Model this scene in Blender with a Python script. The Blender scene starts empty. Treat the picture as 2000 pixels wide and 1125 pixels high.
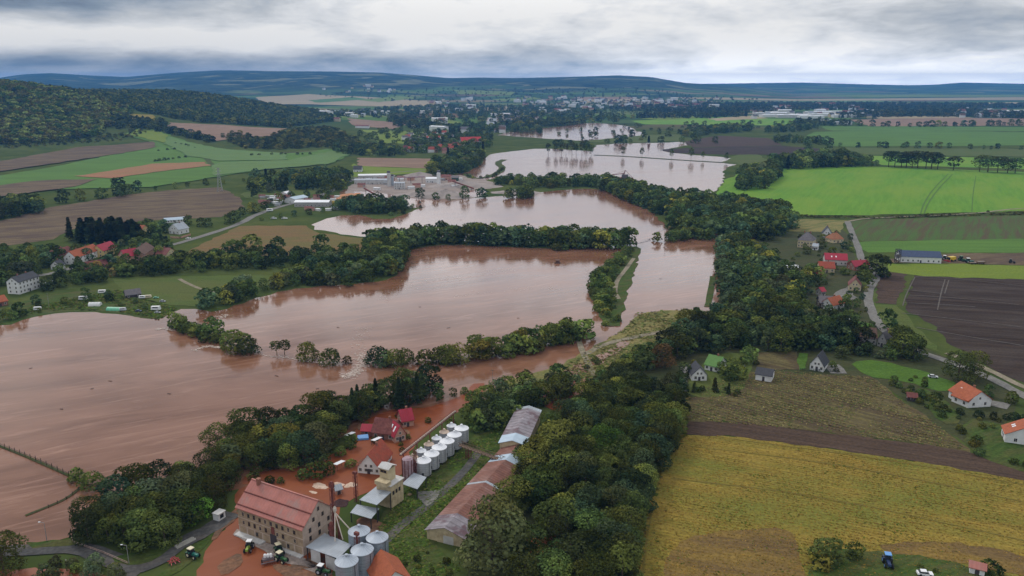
import bpy, math, random
import numpy as np
from mathutils import Vector
from mathutils.geometry import tessellate_polygon
random.seed(7); rng = np.random.default_rng(7)
scene = bpy.context.scene
COL = scene.collection
# ------------------------------------------------------------------ camera
F, HZ, H = 1555.0, 160.0, 135.0
P = math.atan((562.5-HZ)/F); cP, sP = math.cos(P), math.sin(P)
cam = bpy.data.objects.new('camera', bpy.data.cameras.new('camera')); COL.objects.link(cam)
cam.location = (0, 0, H); cam.rotation_euler = (math.pi/2-P, 0, 0)
cam.data.sensor_width = 36; cam.data.lens = F/2000*36
cam.data.clip_start = 1; cam.data.clip_end = 60000
scene.camera = cam
# ------------------------------------------------------------------ terrain
def sm(t): t = np.clip(t, 0, 1); return t*t*(3-2*t)
PA = np.array([(-900,175),(-300,165),(0,160),(40,151),(80,146),(130,144),(200,148),(270,151),(370,143),(450,139),(560,140.5),(650,141),(750,143),(820,148),(880,153),(940,152),(1000,153),(1100,151),(1200,148),(1262,151),(1330,162),(1400,166),(1500,176),(1600,186),(1750,196),(2600,200)], float)
PB = np.array([(-900,168),(1200,170),(1300,164),(1400,163),(1550,161),(1650,164),(1750,166),(1800,165),(1850,161),(1900,162),(2000,164),(2400,166),(3000,170)], float)
def hz(x, y):
    x = np.asarray(x, float); y = np.asarray(y, float)
    dx = np.maximum(x+1450, 0)/470; dy = (y-2150)/420
    h = 132*np.exp(-dx*dx-dy*dy)
    dx = np.maximum(x+1250, 0)/426; dy = (y-2900)/500
    h = np.maximum(h, 0)+92*np.exp(-dx*dx-dy*dy)*(1-h/160)
    h = h+16*np.exp(-((x+560)/260)**2-((y-1950)/260)**2)
    yy = np.maximum(y, 1); px = 1000+F*x/yy
    w = np.where(y > 4000, 1.0, 0.0)
    nz = np.sin(x*.0021+1.3)*np.sin(y*.0017+x*.0006)+.5*np.sin(x*.0051+y*.0031)
    for T, D, y0 in ((PA, 10500., 4800.), (PB, 15000., 9000.)):
        Hr = H+(HZ-np.interp(px, T[:, 0], T[:, 1]))/F*D
        s = sm((y-y0)/(D-y0))
        s = np.where(y > D, 1-.5*sm((y-D)/3000), s)
        z = np.maximum(Hr, 0)*s*(1+.10*nz*(1-s))*w
        h = np.maximum(h, z)
    return h
def ray(px, py):
    u = (px-1000)/F; v = (562.5-py)/F
    return u, cP+v*sP, -sP+v*cP
TS = np.geomspace(60, 22000, 1500)
def G(px, py, z=None):
    """point of the terrain seen at a pixel (or of the level z)"""
    dx, dy, dz = ray(px, py)
    if z is not None:
        t = (z-H)/dz; return (dx*t, dy*t)
    Z = H+dz*TS; g = hz(dx*TS, dy*TS); b = np.nonzero(Z <= g)[0]
    if len(b) == 0: t = TS[-1]*.7
    elif b[0] == 0: t = TS[0]
    else:
        i = b[0]; a0 = Z[i-1]-g[i-1]; a1 = Z[i]-g[i]; t = TS[i-1]+(TS[i]-TS[i-1])*a0/(a0-a1)
    return (dx*t, dy*t)
def proj(x, y, z):
    d = y*cP-(z-H)*sP; up = y*sP+(z-H)*cP
    d = np.maximum(d, 1e-3)
    return 1000+F*x/d, 562.5-F*up/d, d
def hh(p): return float(hz(p[0], p[1]))
def inpoly(X, Y, poly):
    poly = np.asarray(poly); n = len(poly); c = np.zeros(X.shape, bool); j = n-1
    for i in range(n):
        xi, yi = poly[i]; xj, yj = poly[j]
        t = ((yi > Y) != (yj > Y)) & (X < (xj-xi)*(Y-yi)/((yj-yi) or 1e-9)+xi)
        c ^= t; j = i
    return c
# ------------------------------------------------------------------ materials
def newmat(name):
    m = bpy.data.materials.new(name); m.use_nodes = True
    nt = m.node_tree; return m, nt, nt.nodes['Principled BSDF']
def N(nt, t, **k):
    n = nt.nodes.new(t)
    for a, b in k.items():
        if a in n.inputs: n.inputs[a].default_value = b
        else: setattr(n, a, b)
    return n
def mixc(nt, f, a, b, mode='MIX'):
    n = nt.nodes.new('ShaderNodeMix'); n.data_type = 'RGBA'; n.blend_type = mode
    for i, v in ((0, f), (6, a), (7, b)):
        if hasattr(v, 'is_output'): nt.links.new(v, n.inputs[i])
        else: n.inputs[i].default_value = v if i == 0 else ((*v, 1) if len(v) == 3 else v)
    return n.outputs[2]
def mth(nt, op, a, b=0.0, clamp=False):
    n = nt.nodes.new('ShaderNodeMath'); n.operation = op; n.use_clamp = clamp
    for i, v in ((0, a), (1, b)):
        if hasattr(v, 'is_output'): nt.links.new(v, n.inputs[i])
        else: n.inputs[i].default_value = v
    return n.outputs[0]
def mrange(nt, v, a, b, c=0.0, d=1.0):
    n = nt.nodes.new('ShaderNodeMapRange'); nt.links.new(v, n.inputs[0])
    for i, q in ((1, a), (2, b), (3, c), (4, d)): n.inputs[i].default_value = q
    return n.outputs[0]
def pos(nt, ang=0, sc=(1, 1, 1)):
    g = nt.nodes.new('ShaderNodeNewGeometry'); m = nt.nodes.new('ShaderNodeMapping')
    m.vector_type = 'TEXTURE'
    m.inputs['Rotation'].default_value = (0, 0, math.radians(ang)); m.inputs['Scale'].default_value = sc
    nt.links.new(g.outputs['Position'], m.inputs[0]); return m.outputs[0]
def noise(nt, vec, scale, det=4, rough=.6, dist=0):
    n = N(nt, 'ShaderNodeTexNoise', Scale=scale, Detail=det, Roughness=rough, Distortion=dist)
    nt.links.new(vec, n.inputs['Vector']); return n.outputs['Fac']
MC = {}
def field(name, c1, c2, c3=None, ang=0, row=1.5, stre=25, patch=40, k3=.5, rough=.95, contrast=1.0, streak=1.0):
    """c1/c2 alternate in rows along ang (degrees), c3 comes in wide patches"""
    m, nt, b = newmat(name)
    f = noise(nt, pos(nt, ang, (stre*row, row, 1)), 1.0, 3, .65)
    f = mrange(nt, f, .5-.22/contrast, .5+.22/contrast)
    g = noise(nt, pos(nt, ang, (3*patch, patch, 1)), 1.0, 5, .62, .4)
    fg = noise(nt, pos(nt), .35, 3, .7)
    f = mth(nt, 'ADD', mth(nt, 'MULTIPLY', f, .7*streak), mth(nt, 'MULTIPLY', fg, .45))
    f = mth(nt, 'SUBTRACT', f, .12*streak, True)
    c = mixc(nt, f, c1, c2)
    if c3 is not None:
        c = mixc(nt, mth(nt, 'MULTIPLY', mrange(nt, g, .42, .62), k3), c, c3)
    else:
        c = mixc(nt, mth(nt, 'MULTIPLY', mrange(nt, g, .35, .7), .35), c, tuple(.55*x for x in c1))
    h = nt.nodes.new('ShaderNodeHueSaturation')
    nt.links.new(mrange(nt, noise(nt, pos(nt, 20), .9, 2), .25, .75, .72, 1.28), h.inputs['Value'])
    nt.links.new(c, h.inputs['Color'])
    nt.links.new(h.outputs[0], b.inputs['Base Color']); b.inputs['Roughness'].default_value = rough
    b.inputs['Specular IOR Level'].default_value = .1
    bp = N(nt, 'ShaderNodeBump', Strength=.5, Distance=.4); nt.links.new(f, bp.inputs['Height']); nt.links.new(bp.outputs[0], b.inputs['Normal'])
    return m
def solid(name, c, rough=.8, var=.25, sc=.6, metal=0, spec=.2, dirt=None, dk=.4, stripes=None, obj=True):
    """a plain surface with mottling; stripes=(axis, period m, strength) adds sheet or tile rows"""
    if name in MC: return MC[name]
    m, nt, b = newmat(name); MC[name] = m
    tc = nt.nodes.new('ShaderNodeTexCoord'); v = tc.outputs['Object']
    f = noise(nt, v, sc, 5, .65)
    h = nt.nodes.new('ShaderNodeHueSaturation'); h.inputs['Color'].default_value = (*c, 1)
    nt.links.new(mrange(nt, f, .3, .7, 1-var, 1+var), h.inputs['Value'])
    o = h.outputs[0]
    if dirt is not None:
        n2 = noise(nt, v, sc*.45, 6, .7, .6)
        o = mixc(nt, mth(nt, 'MULTIPLY', mrange(nt, n2, .48, .62), dk), o, dirt)
    if stripes:
        ax, per, st = stripes
        s = nt.nodes.new('ShaderNodeSeparateXYZ'); nt.links.new(v, s.inputs[0])
        w = mth(nt, 'SINE', mth(nt, 'MULTIPLY', s.outputs[ax], 2*math.pi/per))
        o = mixc(nt, mrange(nt, w, .55, .95, 0, st), o, tuple(.45*x for x in c))
        bp = N(nt, 'ShaderNodeBump', Strength=.4, Distance=.05); nt.links.new(w, bp.inputs['Height']); nt.links.new(bp.outputs[0], b.inputs['Normal'])
    nt.links.new(o, b.inputs['Base Color']); b.inputs['Roughness'].default_value = rough
    b.inputs['Metallic'].default_value = metal; b.inputs['Specular IOR Level'].default_value = spec
    return m
def water(name, c1, c2, rough=.13, foam=.35, bump=.12):
    m, nt, b = newmat(name)
    v = pos(nt, 22, (1, 1, 1))
    a = noise(nt, pos(nt, 22, (90, 34, 1)), 1, 5, .6, 1.0)
    c = mixc(nt, mrange(nt, a, .35, .65), c1, c2)
    s = noise(nt, pos(nt, 30, (60, 7, 1)), 1, 6, .7, 1.6)
    pale = tuple(min(1, x*1.35+.06) for x in c2)
    c = mixc(nt, mrange(nt, s, .53, .72, 0, foam), c, pale)
    dk = noise(nt, pos(nt, 12, (50, 2.2, 1)), 1, 5, .72, .8)
    c = mixc(nt, mrange(nt, dk, .60, .72, 0, foam*.9), c, tuple(.45*x for x in c1))
    nt.links.new(c, b.inputs['Base Color']); b.inputs['Roughness'].default_value = rough
    nt.links.new(mrange(nt, a, .3, .7, rough*.6, rough*1.7), b.inputs['Roughness'])
    b.inputs['IOR'].default_value = 1.33
    n1 = noise(nt, pos(nt, 22, (2.2, .9, 1)), 1, 3, .6)
    n2 = noise(nt, pos(nt, 30, (40, 9, 1)), 1, 4, .6, 1)
    hgt = mth(nt, 'ADD', mth(nt, 'MULTIPLY', n1, .5), mth(nt, 'MULTIPLY', n2, 1.2))
    bp = N(nt, 'ShaderNodeBump', Strength=bump, Distance=.5); nt.links.new(hgt, bp.inputs['Height']); nt.links.new(bp.outputs[0], b.inputs['Normal'])
    return m
def leafmat():
    m, nt, b = newmat('foliage')
    a = N(nt, 'ShaderNodeAttribute', attribute_name='Col'); o = nt.nodes.new('ShaderNodeObjectInfo')
    c = mixc(nt, 1.0, a.outputs['Color'], o.outputs['Color'], 'MULTIPLY')
    h = nt.nodes.new('ShaderNodeHueSaturation'); nt.links.new(c, h.inputs['Color'])
    nt.links.new(mrange(nt, o.outputs['Random'], 0, 1, .475, .52), h.inputs['Hue'])
    nt.links.new(mrange(nt, o.outputs['Random'], 0, 1, .68, 1.32), h.inputs['Value'])
    d = N(nt, 'ShaderNodeBsdfDiffuse'); t = N(nt, 'ShaderNodeBsdfTranslucent'); x = nt.nodes.new('ShaderNodeMixShader'); x.inputs[0].default_value = .22
    nt.links.new(h.outputs[0], d.inputs[0]); nt.links.new(h.outputs[0], t.inputs[0])
    nt.links.new(d.outputs[0], x.inputs[1]); nt.links.new(t.outputs[0], x.inputs[2])
    nt.links.new(x.outputs[0], nt.nodes['Material Output'].inputs[0])
    return m
LEAF = leafmat()
BARK = solid('bark', (.10, .075, .055), .95, .3, 3)
# ------------------------------------------------------------------ object helpers
def tag(o, label=None, cat=None, group=None, kind=None):
    for k, v in (('label', label), ('category', cat), ('group', group), ('kind', kind)):
        if v: o[k] = v
    return o
def link(name, data, parent=None, loc=(0, 0, 0), rz=0):
    o = bpy.data.objects.new(name, data); COL.objects.link(o)
    o.location = loc; o.rotation_euler = (0, 0, rz)
    if parent: o.parent = parent
    return o
def empty(name, loc, rz, label, cat, group=None):
    o = link(name, None, None, loc, rz); o.empty_display_size = .5
    return tag(o, label, cat, group)
class MB:
    def __init__(s): s.v = []; s.f = []; s.m = []; s.sm = []
    def poly(s, pts, mi=0, smooth=False):
        n = len(s.v); s.v += [tuple(map(float, p)) for p in pts]; s.f.append(tuple(range(n, n+len(pts)))); s.m.append(mi); s.sm.append(smooth); return s
    def hexa(s, p, mi=0):          # 4 bottom, 4 top
        for q in ((3, 2, 1, 0), (4, 5, 6, 7), (0, 1, 5, 4), (1, 2, 6, 5), (2, 3, 7, 6), (3, 0, 4, 7)): s.poly([p[i] for i in q], mi)
        return s
    def box(s, x0, y0, z0, x1, y1, z1, mi=0):
        return s.hexa([(x0, y0, z0), (x1, y0, z0), (x1, y1, z0), (x0, y1, z0), (x0, y0, z1), (x1, y0, z1), (x1, y1, z1), (x0, y1, z1)], mi)
    def lathe(s, prof, n=24, c=(0, 0), mi=0, cap=True, axis=None):
        R = []
        for r, z in prof:
            R.append([(c[0]+r*math.cos(2*math.pi*i/n), c[1]+r*math.sin(2*math.pi*i/n), z) for i in range(n)])
        for a, b in zip(R, R[1:]):
            for i in range(n): s.poly([a[i], a[(i+1) % n], b[(i+1) % n], b[i]], mi, True)
        if cap: s.poly(R[0][::-1], mi); s.poly(R[-1], mi)
        return s
    def bar(s, p, q, w, mi=0, h=None):
        p = Vector(p); q = Vector(q); d = (q-p).normalized(); h = h or w
        u = d.cross(Vector((0, 0, 1)))
        if u.length < 1e-3: u = Vector((1, 0, 0))
        u.normalize(); k = u.cross(d)
        o = [(-u*w-k*h)/2, (u*w-k*h)/2, (u*w+k*h)/2, (-u*w+k*h)/2]
        return s.hexa([p+a for a in o]+[q+a for a in o], mi)
    def wheel(s, c, r, w, mi=0, n=18, ax=0):   # round the x axis
        a = []; b = []
        for i in range(n):
            t = 2*math.pi*i/n; d = (r*math.cos(t), r*math.sin(t))
            a.append((c[0]-w/2, c[1]+d[0], c[2]+d[1])); b.append((c[0]+w/2, c[1]+d[0], c[2]+d[1]))
        for i in range(n): s.poly([a[i], a[(i+1) % n], b[(i+1) % n], b[i]], mi, True)
        s.poly(a[::-1], mi); s.poly(b, mi); return s
    def mesh(s, name, mats):
        me = bpy.data.meshes.new(name); me.from_pydata(s.v, [], s.f)
        me.polygons.foreach_set('material_index', s.m); me.polygons.foreach_set('use_smooth', s.sm)
        for m in (mats if isinstance(mats, (list, tuple)) else [mats]): me.materials.append(m)
        me.update(); return me
    def build(s, name, mats, parent=None, loc=(0, 0, 0), rz=0):
        return link(name, s.mesh(name, mats), parent, loc, rz)
def mesh_np(name, V, Q, mat, col=None):
    """V (n,3), Q (m,4) quads, col (n,3)"""
    me = bpy.data.meshes.new(name); n = len(V); m = len(Q)
    me.vertices.add(n); me.vertices.foreach_set('co', np.ascontiguousarray(V, np.float32).ravel())
    me.loops.add(m*4); me.loops.foreach_set('vertex_index', np.ascontiguousarray(Q, np.int32).ravel())
    me.polygons.add(m); me.polygons.foreach_set('loop_start', np.arange(0, m*4, 4, dtype=np.int32))
    if col is not None:
        a = me.color_attributes.new('Col', 'FLOAT_COLOR', 'POINT')
        a.data.foreach_set('color', np.hstack([col, np.ones((n, 1))]).astype(np.float32).ravel())
    me.materials.append(mat); me.update(calc_edges=True); return me
# ------------------------------------------------------------------ ground sheet
def ground():
    az = np.concatenate([np.arange(-62, 62.01, .42), np.arange(64, 297, 3.0)])
    az = np.radians(az); rr = np.concatenate([[0.], np.geomspace(25, 17500, 260)])
    A, R = np.meshgrid(az, rr); X = R*np.sin(A); Y = R*np.cos(A); Z = np.where(Y > 0, hz(X, Y), 0)
    V = np.stack([X, Y, Z], -1).reshape(-1, 3); na = len(az); nr = len(rr)
    i, j = np.meshgrid(np.arange(nr-1), np.arange(na), indexing='ij'); j2 = (j+1) % na
    Q = np.stack([i*na+j, i*na+j2, (i+1)*na+j2, (i+1)*na+j], -1).reshape(-1, 4)[:, ::-1]
    m, nt, b = newmat('ground')
    p = pos(nt); g1 = noise(nt, p, .02, 6, .65); g2 = noise(nt, p, .3, 4, .7)
    c = mixc(nt, mrange(nt, g1, .35, .65), (.045, .075, .02), (.10, .12, .035))
    c = mixc(nt, mrange(nt, g2, .3, .7, 0, .6), c, (.055, .065, .025))
    # patchwork of far fields
    vo = N(nt, 'ShaderNodeTexVoronoi', Scale=1.0, Randomness=.9); nt.links.new(pos(nt, 12, (520, 300, 1e6)), vo.inputs['Vector'])
    hsv = nt.nodes.new('ShaderNodeSeparateColor'); nt.links.new(vo.outputs['Color'], hsv.inputs[0])
    rp = nt.nodes.new('ShaderNodeValToRGB'); nt.links.new(hsv.outputs[0], rp.inputs[0]); rp.color_ramp.interpolation = 'CONSTANT'
    e = rp.color_ramp.elements
    cols = [(0, (.05, .085, .03)), (.22, (.09, .15, .04)), (.4, (.035, .055, .025)), (.58, (.20, .17, .10)), (.68, (.07, .11, .04)), (.82, (.13, .16, .06)), (.93, (.16, .11, .07))]
    e[0].color = (*cols[0][1], 1); e[1].position = cols[1][0]; e[1].color = (*cols[1][1], 1)
    for q, cc in cols[2:]: x = e.new(q); x.color = (*cc, 1)
    s = nt.nodes.new('ShaderNodeSeparateXYZ'); nt.links.new(p, s.inputs[0])
    c = mixc(nt, mrange(nt, s.outputs[1], 2300, 2900), c, rp.outputs[0])
    # forest cover of the high ground
    fn = noise(nt, p, .0011, 6, .6)
    zz = mth(nt, 'ADD', s.outputs[2], mrange(nt, fn, .3, .7, -70, 70))
    far = mrange(nt, s.outputs[1], 4200, 5200)
    fo = mixc(nt, mrange(nt, noise(nt, p, .006, 8, .72), .36, .64), (.007, .012, .008), (.070, .088, .040)); fo = mixc(nt, mrange(nt, noise(nt, p, .0016, 3, .5, 1.2), .58, .64, 0, .8), fo, (.20, .20, .11))
    c = mixc(nt, mth(nt, 'MULTIPLY', mrange(nt, zz, 45, 80), far), c, fo)
    nt.links.new(c, b.inputs['Base Color']); b.inputs['Roughness'].default_value = 1; b.inputs['Specular IOR Level'].default_value = 0
    o = link('ground', mesh_np('ground', V, Q, m)); o.data.polygons.foreach_set('use_smooth', [True]*len(o.data.polygons))
    tag(o, kind='structure')
ground()
def refine(pts, step, wob, seed):
    out = []; n = len(pts); r = random.Random(seed)
    for i in range(n):
        a = pts[i]; b = pts[(i+1) % n]; L = math.dist(a, b); k = max(1, min(60, int(L/step)))
        for j in range(k):
            t = j/k; x = a[0]+(b[0]-a[0])*t; y = a[1]+(b[1]-a[1])*t
            out.append((x+r.uniform(-wob, wob), y+r.uniform(-wob, wob)))
    return out
def smooth_poly(p, it):
    for _ in range(it):
        q = []
        for i in range(len(p)):
            a = p[i]; b = p[(i+1) % len(p)]
            q += [(.75*a[0]+.25*b[0], .75*a[1]+.25*b[1]), (.25*a[0]+.75*b[0], .25*a[1]+.75*b[1])]
        p = q
    return p
SEED = [0]
def sheet(name, px, mat, k=1, wob=1.0, rnd=0, hill=False, label=None, world=False, step=None):
    SEED[0] += 1
    w = list(px) if world else [G(*p) for p in px]
    if rnd: w = smooth_poly(w, rnd)
    d = math.hypot(*np.mean(np.array(w), 0))
    st = step or max(2.5, d*.012)
    w = refine(w, st, min(wob*st*.22, st*.3), SEED[0])
    tris = tessellate_polygon([[Vector((x, y, 0)) for x, y in w]])
    off = lambda x, y: k*(.03+2e-5*math.hypot(x, y))
    if not hill:
        V = [(x, y, hh((x, y))+off(x, y)) for x, y in w]
        me = bpy.data.meshes.new(name); me.from_pydata(V, [], [tuple(t) for t in tris])
    else:
        import bmesh
        bm = bmesh.new(); vs = [bm.verts.new((x, y, 0)) for x, y in w]
        for t in tris:
            try: bm.faces.new([vs[i] for i in t])
            except ValueError: pass
        A = np.array(w); g = max(25, d*.018)
        for ax in (0, 1):
            for c in np.arange(A[:, ax].min()+g/2, A[:, ax].max(), g):
                co = [0, 0, 0]; no = [0, 0, 0]; co[ax] = c; no[ax] = 1
                bmesh.ops.bisect_plane(bm, geom=bm.verts[:]+bm.edges[:]+bm.faces[:], plane_co=co, plane_no=no)
        for v in bm.verts: v.co.z = hh((v.co.x, v.co.y))+.4+.22*k+off(v.co.x, v.co.y)
        me = bpy.data.meshes.new(name); bm.to_mesh(me); bm.free()
    me.materials.append(mat); me.update()
    if len(me.polygons) and sum(p.normal.z for p in me.polygons) < 0: me.flip_normals()
    o = link(name, me); tag(o, label, kind='structure'); return o
def strip(name, px, width, mat, k=4, hill=False, rnd=1, world=False):
    """road or track along a pixel polyline"""
    w = list(px) if world else [G(*p) for p in px]
    for _ in range(rnd):
        q = [w[0]]
        for a, b in zip(w, w[1:]): q += [(.75*a[0]+.25*b[0], .75*a[1]+.25*b[1]), (.25*a[0]+.75*b[0], .25*a[1]+.75*b[1])]
        w = q+[w[-1]]
    q = []
    for a, b in zip(w, w[1:]):
        n = max(1, int(math.dist(a, b)/12))
        q += [(a[0]+(b[0]-a[0])*i/n, a[1]+(b[1]-a[1])*i/n) for i in range(n)]
    w = q+[w[-1]]
    V = []; Fc = []
    for i, p in enumerate(w):
        a = w[max(0, i-1)]; b = w[min(len(w)-1, i+1)]; L = math.dist(a, b) or 1
        n = (-(b[1]-a[1])/L, (b[0]-a[0])/L)
        ww = width*(1+.12*random.uniform(-1, 1))
        for s in (-.5, .5):
            x, y = p[0]+n[0]*s*ww, p[1]+n[1]*s*ww
            V.append((x, y, hh((x, y))+k*(.03+2e-5*math.hypot(x, y))+(.9 if hill else 0)))
    Fc = [(2*i, 2*i+2, 2*i+3, 2*i+1) for i in range(len(w)-1)]
    me = bpy.data.meshes.new(name); me.from_pydata(V, [], Fc); me.materials.append(mat); me.update()
    if sum(p.normal.z for p in me.polygons) < 0: me.flip_normals()
    return tag(link(name, me), kind='structure')
#--PART2--
# ------------------------------------------------------------------ water and fields
WAT = water('flood_water', (.150, .068, .037), (.235, .115, .070), rough=.10, foam=.52, bump=.06)
YARD = water('yard_water', (.19, .050, .017), (.225, .066, .025), rough=.3, foam=.2, bump=.03); YARD.node_tree.nodes['Principled BSDF'].inputs['Specular IOR Level'].default_value = .25
LIME = field('bright_green_crop', (.085, .20, .018), (.13, .26, .028), (.16, .25, .03), ang=63, row=5, stre=14, patch=45, k3=.7, contrast=1.3)
STRI = field('striped_stubble', (.085, .055, .035), (.06, .12, .025), (.05, .115, .02), ang=58, row=5, stre=14, patch=30, k3=.35, contrast=2)
GRN = field('green_crop', (.070, .145, .024), (.10, .19, .034), (.06, .115, .022), ang=0, row=7, stre=22, patch=50, contrast=1.3)
GRN2 = field('meadow_grass', (.055, .085, .018), (.085, .12, .026), (.10, .10, .03), ang=-6, row=4, stre=12, patch=25)
LMS = field('lime_meadow', (.13, .18, .02), (.16, .20, .03), (.10, .16, .02), ang=-4, row=2, stre=20, patch=25)
PLO = field('ploughed_dark', (.024, .0155, .0115), (.054, .036, .027), (.08, .064, .053), ang=-14, row=3, stre=40, patch=16, k3=.4, contrast=1.8)
PLB = field('ploughed_brown', (.055, .036, .026), (.095, .062, .043), None, ang=-22, row=1.6, stre=40, patch=12, contrast=1.8)
BAR = field('sparse_stubble', (.075, .062, .030), (.15, .125, .05), (.07, .05, .03), ang=-40, row=2.2, stre=14, patch=9, k3=.85, contrast=1.9)
YEL = field('yellow_stubble', (.175, .125, .026), (.285, .205, .040), (.135, .145, .027), ang=-22, row=1.3, stre=40, patch=20, k3=.85, contrast=1.4)
YEB = field('bare_stubble', (.105, .068, .034), (.175, .115, .042), (.24, .16, .036), ang=-10, row=1.2, stre=22, patch=9, k3=.6)
BRN = field('stubble_brown', (.10, .070, .040), (.17, .125, .075), (.075, .05, .04), ang=24, row=4.5, stre=18, patch=16, k3=.8, contrast=1.8)
OLV = field('olive_stubble', (.13, .085, .035), (.19, .12, .05), (.10, .11, .03), ang=10, row=3, stre=25, patch=22, k3=.55)
PNK = field('pink_brown_soil', (.20, .125, .085), (.28, .19, .135), (.15, .10, .07), ang=5, row=4, stre=25, patch=50)
ORG = field('orange_soil', (.24, .10, .05), (.32, .17, .09), (.20, .16, .07), ang=12, row=4, stre=25, patch=30)
TAN = field('tan_stubble', (.30, .23, .14), (.38, .31, .20), (.25, .22, .11), ang=5, row=6, stre=25, patch=80)
FLT = field('flattened_grass', (.17, .15, .055), (.24, .20, .08), (.085, .11, .03), ang=35, row=1.3, stre=10, patch=8, k3=.8)
GRD = field('garden_grass', (.032, .062, .012), (.065, .10, .02), (.085, .078, .03), ang=30, row=1.5, stre=5, patch=6, k3=.75, contrast=1.7)
GRB = field('lawn', (.06, .125, .018), (.09, .16, .026), None, ang=0, row=1, stre=6, patch=10)
FLO = field('woodland_floor', (.034, .044, .016), (.06, .07, .026), (.07, .06, .03), ang=0, row=2, stre=3, patch=12)
MUD = field('mud', (.17, .085, .05), (.24, .13, .08), (.10, .07, .05), ang=30, row=1, stre=6, patch=5, k3=.8)
ASP = field('asphalt', (.06, .06, .062), (.10, .098, .095), (.14, .12, .105), ang=30, row=.8, stre=12, patch=5, k3=.5)
RDL = field('pale_road', (.17, .165, .155), (.22, .21, .195), None, ang=20, row=.6, stre=20, patch=9)
DIRT = field('dirt_track', (.20, .17, .125), (.30, .26, .20), (.15, .14, .08), ang=20, row=.7, stre=8, patch=5, k3=.6)
GRV = field('gravel', (.23, .19, .17), (.34, .29, .26), (.19, .15, .135), ang=0, row=3, stre=4, patch=15)

WA = [(-500,740),(0,632),(60,621),(130,608),(230,613),(310,628),(345,604),(390,604),(420,612),(520,575),(600,560),(700,555),(770,545),(786,520),(787,498),(800,487),(870,477),(1000,483),(1090,487),(1245,478),(1262,462),(1300,440),(1340,450),(1390,452),(1420,430),(1470,440),(1480,470),(1425,478),(1418,540),(1420,600),(1385,612),(1360,640),(1230,690),(1160,740),(1100,770),(1000,775),(900,790),(760,800),(700,830),(600,900),(520,950),(430,960),(330,960),(230,985),(160,1010),(120,1062),(0,1075),(-500,1080)]
WB = [(604,447),(622,430),(680,418),(755,430),(790,420),(830,402),(870,390),(980,384),(1060,374),(1160,367),(1205,380),(1265,408),(1302,440),(1285,462),(1245,480),(1100,478),(900,470),(790,466),(700,462),(640,452)]
WC = [(868,352),(905,338),(940,322),(950,303),(985,297),(1060,289),(1160,296),(1260,303),(1340,312),(1450,317),(1412,330),(1414,352),(1392,380),(1360,390),(1300,380),(1240,354),(1165,347),(1100,348),(1000,344),(950,352),(900,362)]
WD = [(962,263),(1040,252),(1090,248),(1150,239),(1225,245),(1245,256),(1262,263),(1226,271),(1150,276),(1060,270),(1000,266)]
WE = [(1155,292),(1170,281),(1290,279),(1360,276),(1400,268),(1420,272),(1330,286),(1300,292),(1320,301),(1440,308),(1440,318),(1300,312),(1160,302)]
WF = [(938,236),(960,228),(1000,225),(1062,226),(1046,237),(990,240)]
WG = [(660,392),(668,372),(700,366),(800,372),(880,362),(930,366),(960,380),(870,392),(820,408),(760,402),(690,400)]
for q in (WA, WB): sheet('flood_water', q, WAT, 2, 1.2, 1)
for q in (WC, WD, WE, WF): sheet('flood_water', q, WAT, 2, 1, 1)
sheet('flood_water', WG, WAT, 3, 1, 1)
sheet('flood_water', [(-200,1125),(40,1110),(150,1112),(250,1130),(240,1300),(-200,1300)], YARD, 2, 1, 1)
sheet('yard_water', [(300,1400),(392,1092),(440,1030),(462,996),(455,960),(520,935),(640,925),(700,890),(690,830),(760,800),(850,795),(905,770),(935,745),(960,760),(900,800),(860,820),(800,880),(790,935),(700,970),(655,1000),(650,1060),(655,1125),(640,1400)], YARD, 3, 1.3, 1)
sheet('yard_water', [(470,950),(520,935),(600,928),(690,905),(720,880),(700,862),(640,895),(560,915),(480,925)], YARD, 4, 1.3, 1)
sheet('yard_water', [(1040,775),(1150,735),(1165,770),(1100,805),(1070,800)], YARD, 4, 1, 1)
sheet('yard_water', [(1010,1060),(1090,1040),(1130,990),(1110,1100),(1060,1130)], YARD, 4, 1, 1)
# right bank
sheet('woodland_floor', [(900,1400),(905,1100),(950,960),(1050,850),(1100,770),(1240,690),(1370,640),(1420,610),(1420,540),(1412,480),(1480,460),(1560,440),(1655,440),(1680,540),(1720,640),(1850,700),(1990,760),(1960,880),(1860,860),(1700,730),(1345,760),(1335,840),(1300,900),(1262,980),(1236,1125),(1200,1400)], FLO, 1, 1, 1)
sheet('field', [(1398,380),(1416,352),(1440,340),(1530,328),(1700,325),(2000,336),(2400,348),(2400,414),(2000,412),(1700,420),(1560,422),(1530,400),(1460,390)], LIME, 3)
sheet('field', [(1658,432),(1690,429),(2000,421),(2400,416),(2400,462),(2000,466),(1690,472),(1668,462)], STRI, 2)
sheet('field', [(1672,474),(1690,472),(2000,466),(2400,462),(2400,496),(2000,494),(1690,492),(1680,486)], GRN, 2)
sheet('field', [(1740,506),(1850,496),(2000,494),(2400,496),(2400,520),(2000,518),(1800,514),(1742,514)], BRN, 3)
sheet('meadow', [(1738,516),(1850,514),(2000,520),(2400,528),(2400,562),(2000,546),(1800,540),(1732,530)], LMS, 3)
sheet('field', [(1785,538),(2000,546),(2400,564),(2400,860),(2000,748),(1930,716),(1850,668),(1828,640),(1768,604)], PLO, 2)
sheet('field', [(1716,534),(1770,532),(1766,560),(1752,594),(1712,592)], PLB, 3)
sheet('meadow', [(1692,550),(1714,538),(1712,594),(1752,596),(1790,640),(1840,690),(1760,660),(1715,620),(1700,585)], GRN2, 2)
sheet('field', [(1560,428),(1650,430),(1640,454),(1534,452)], FLT, 2)
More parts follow.
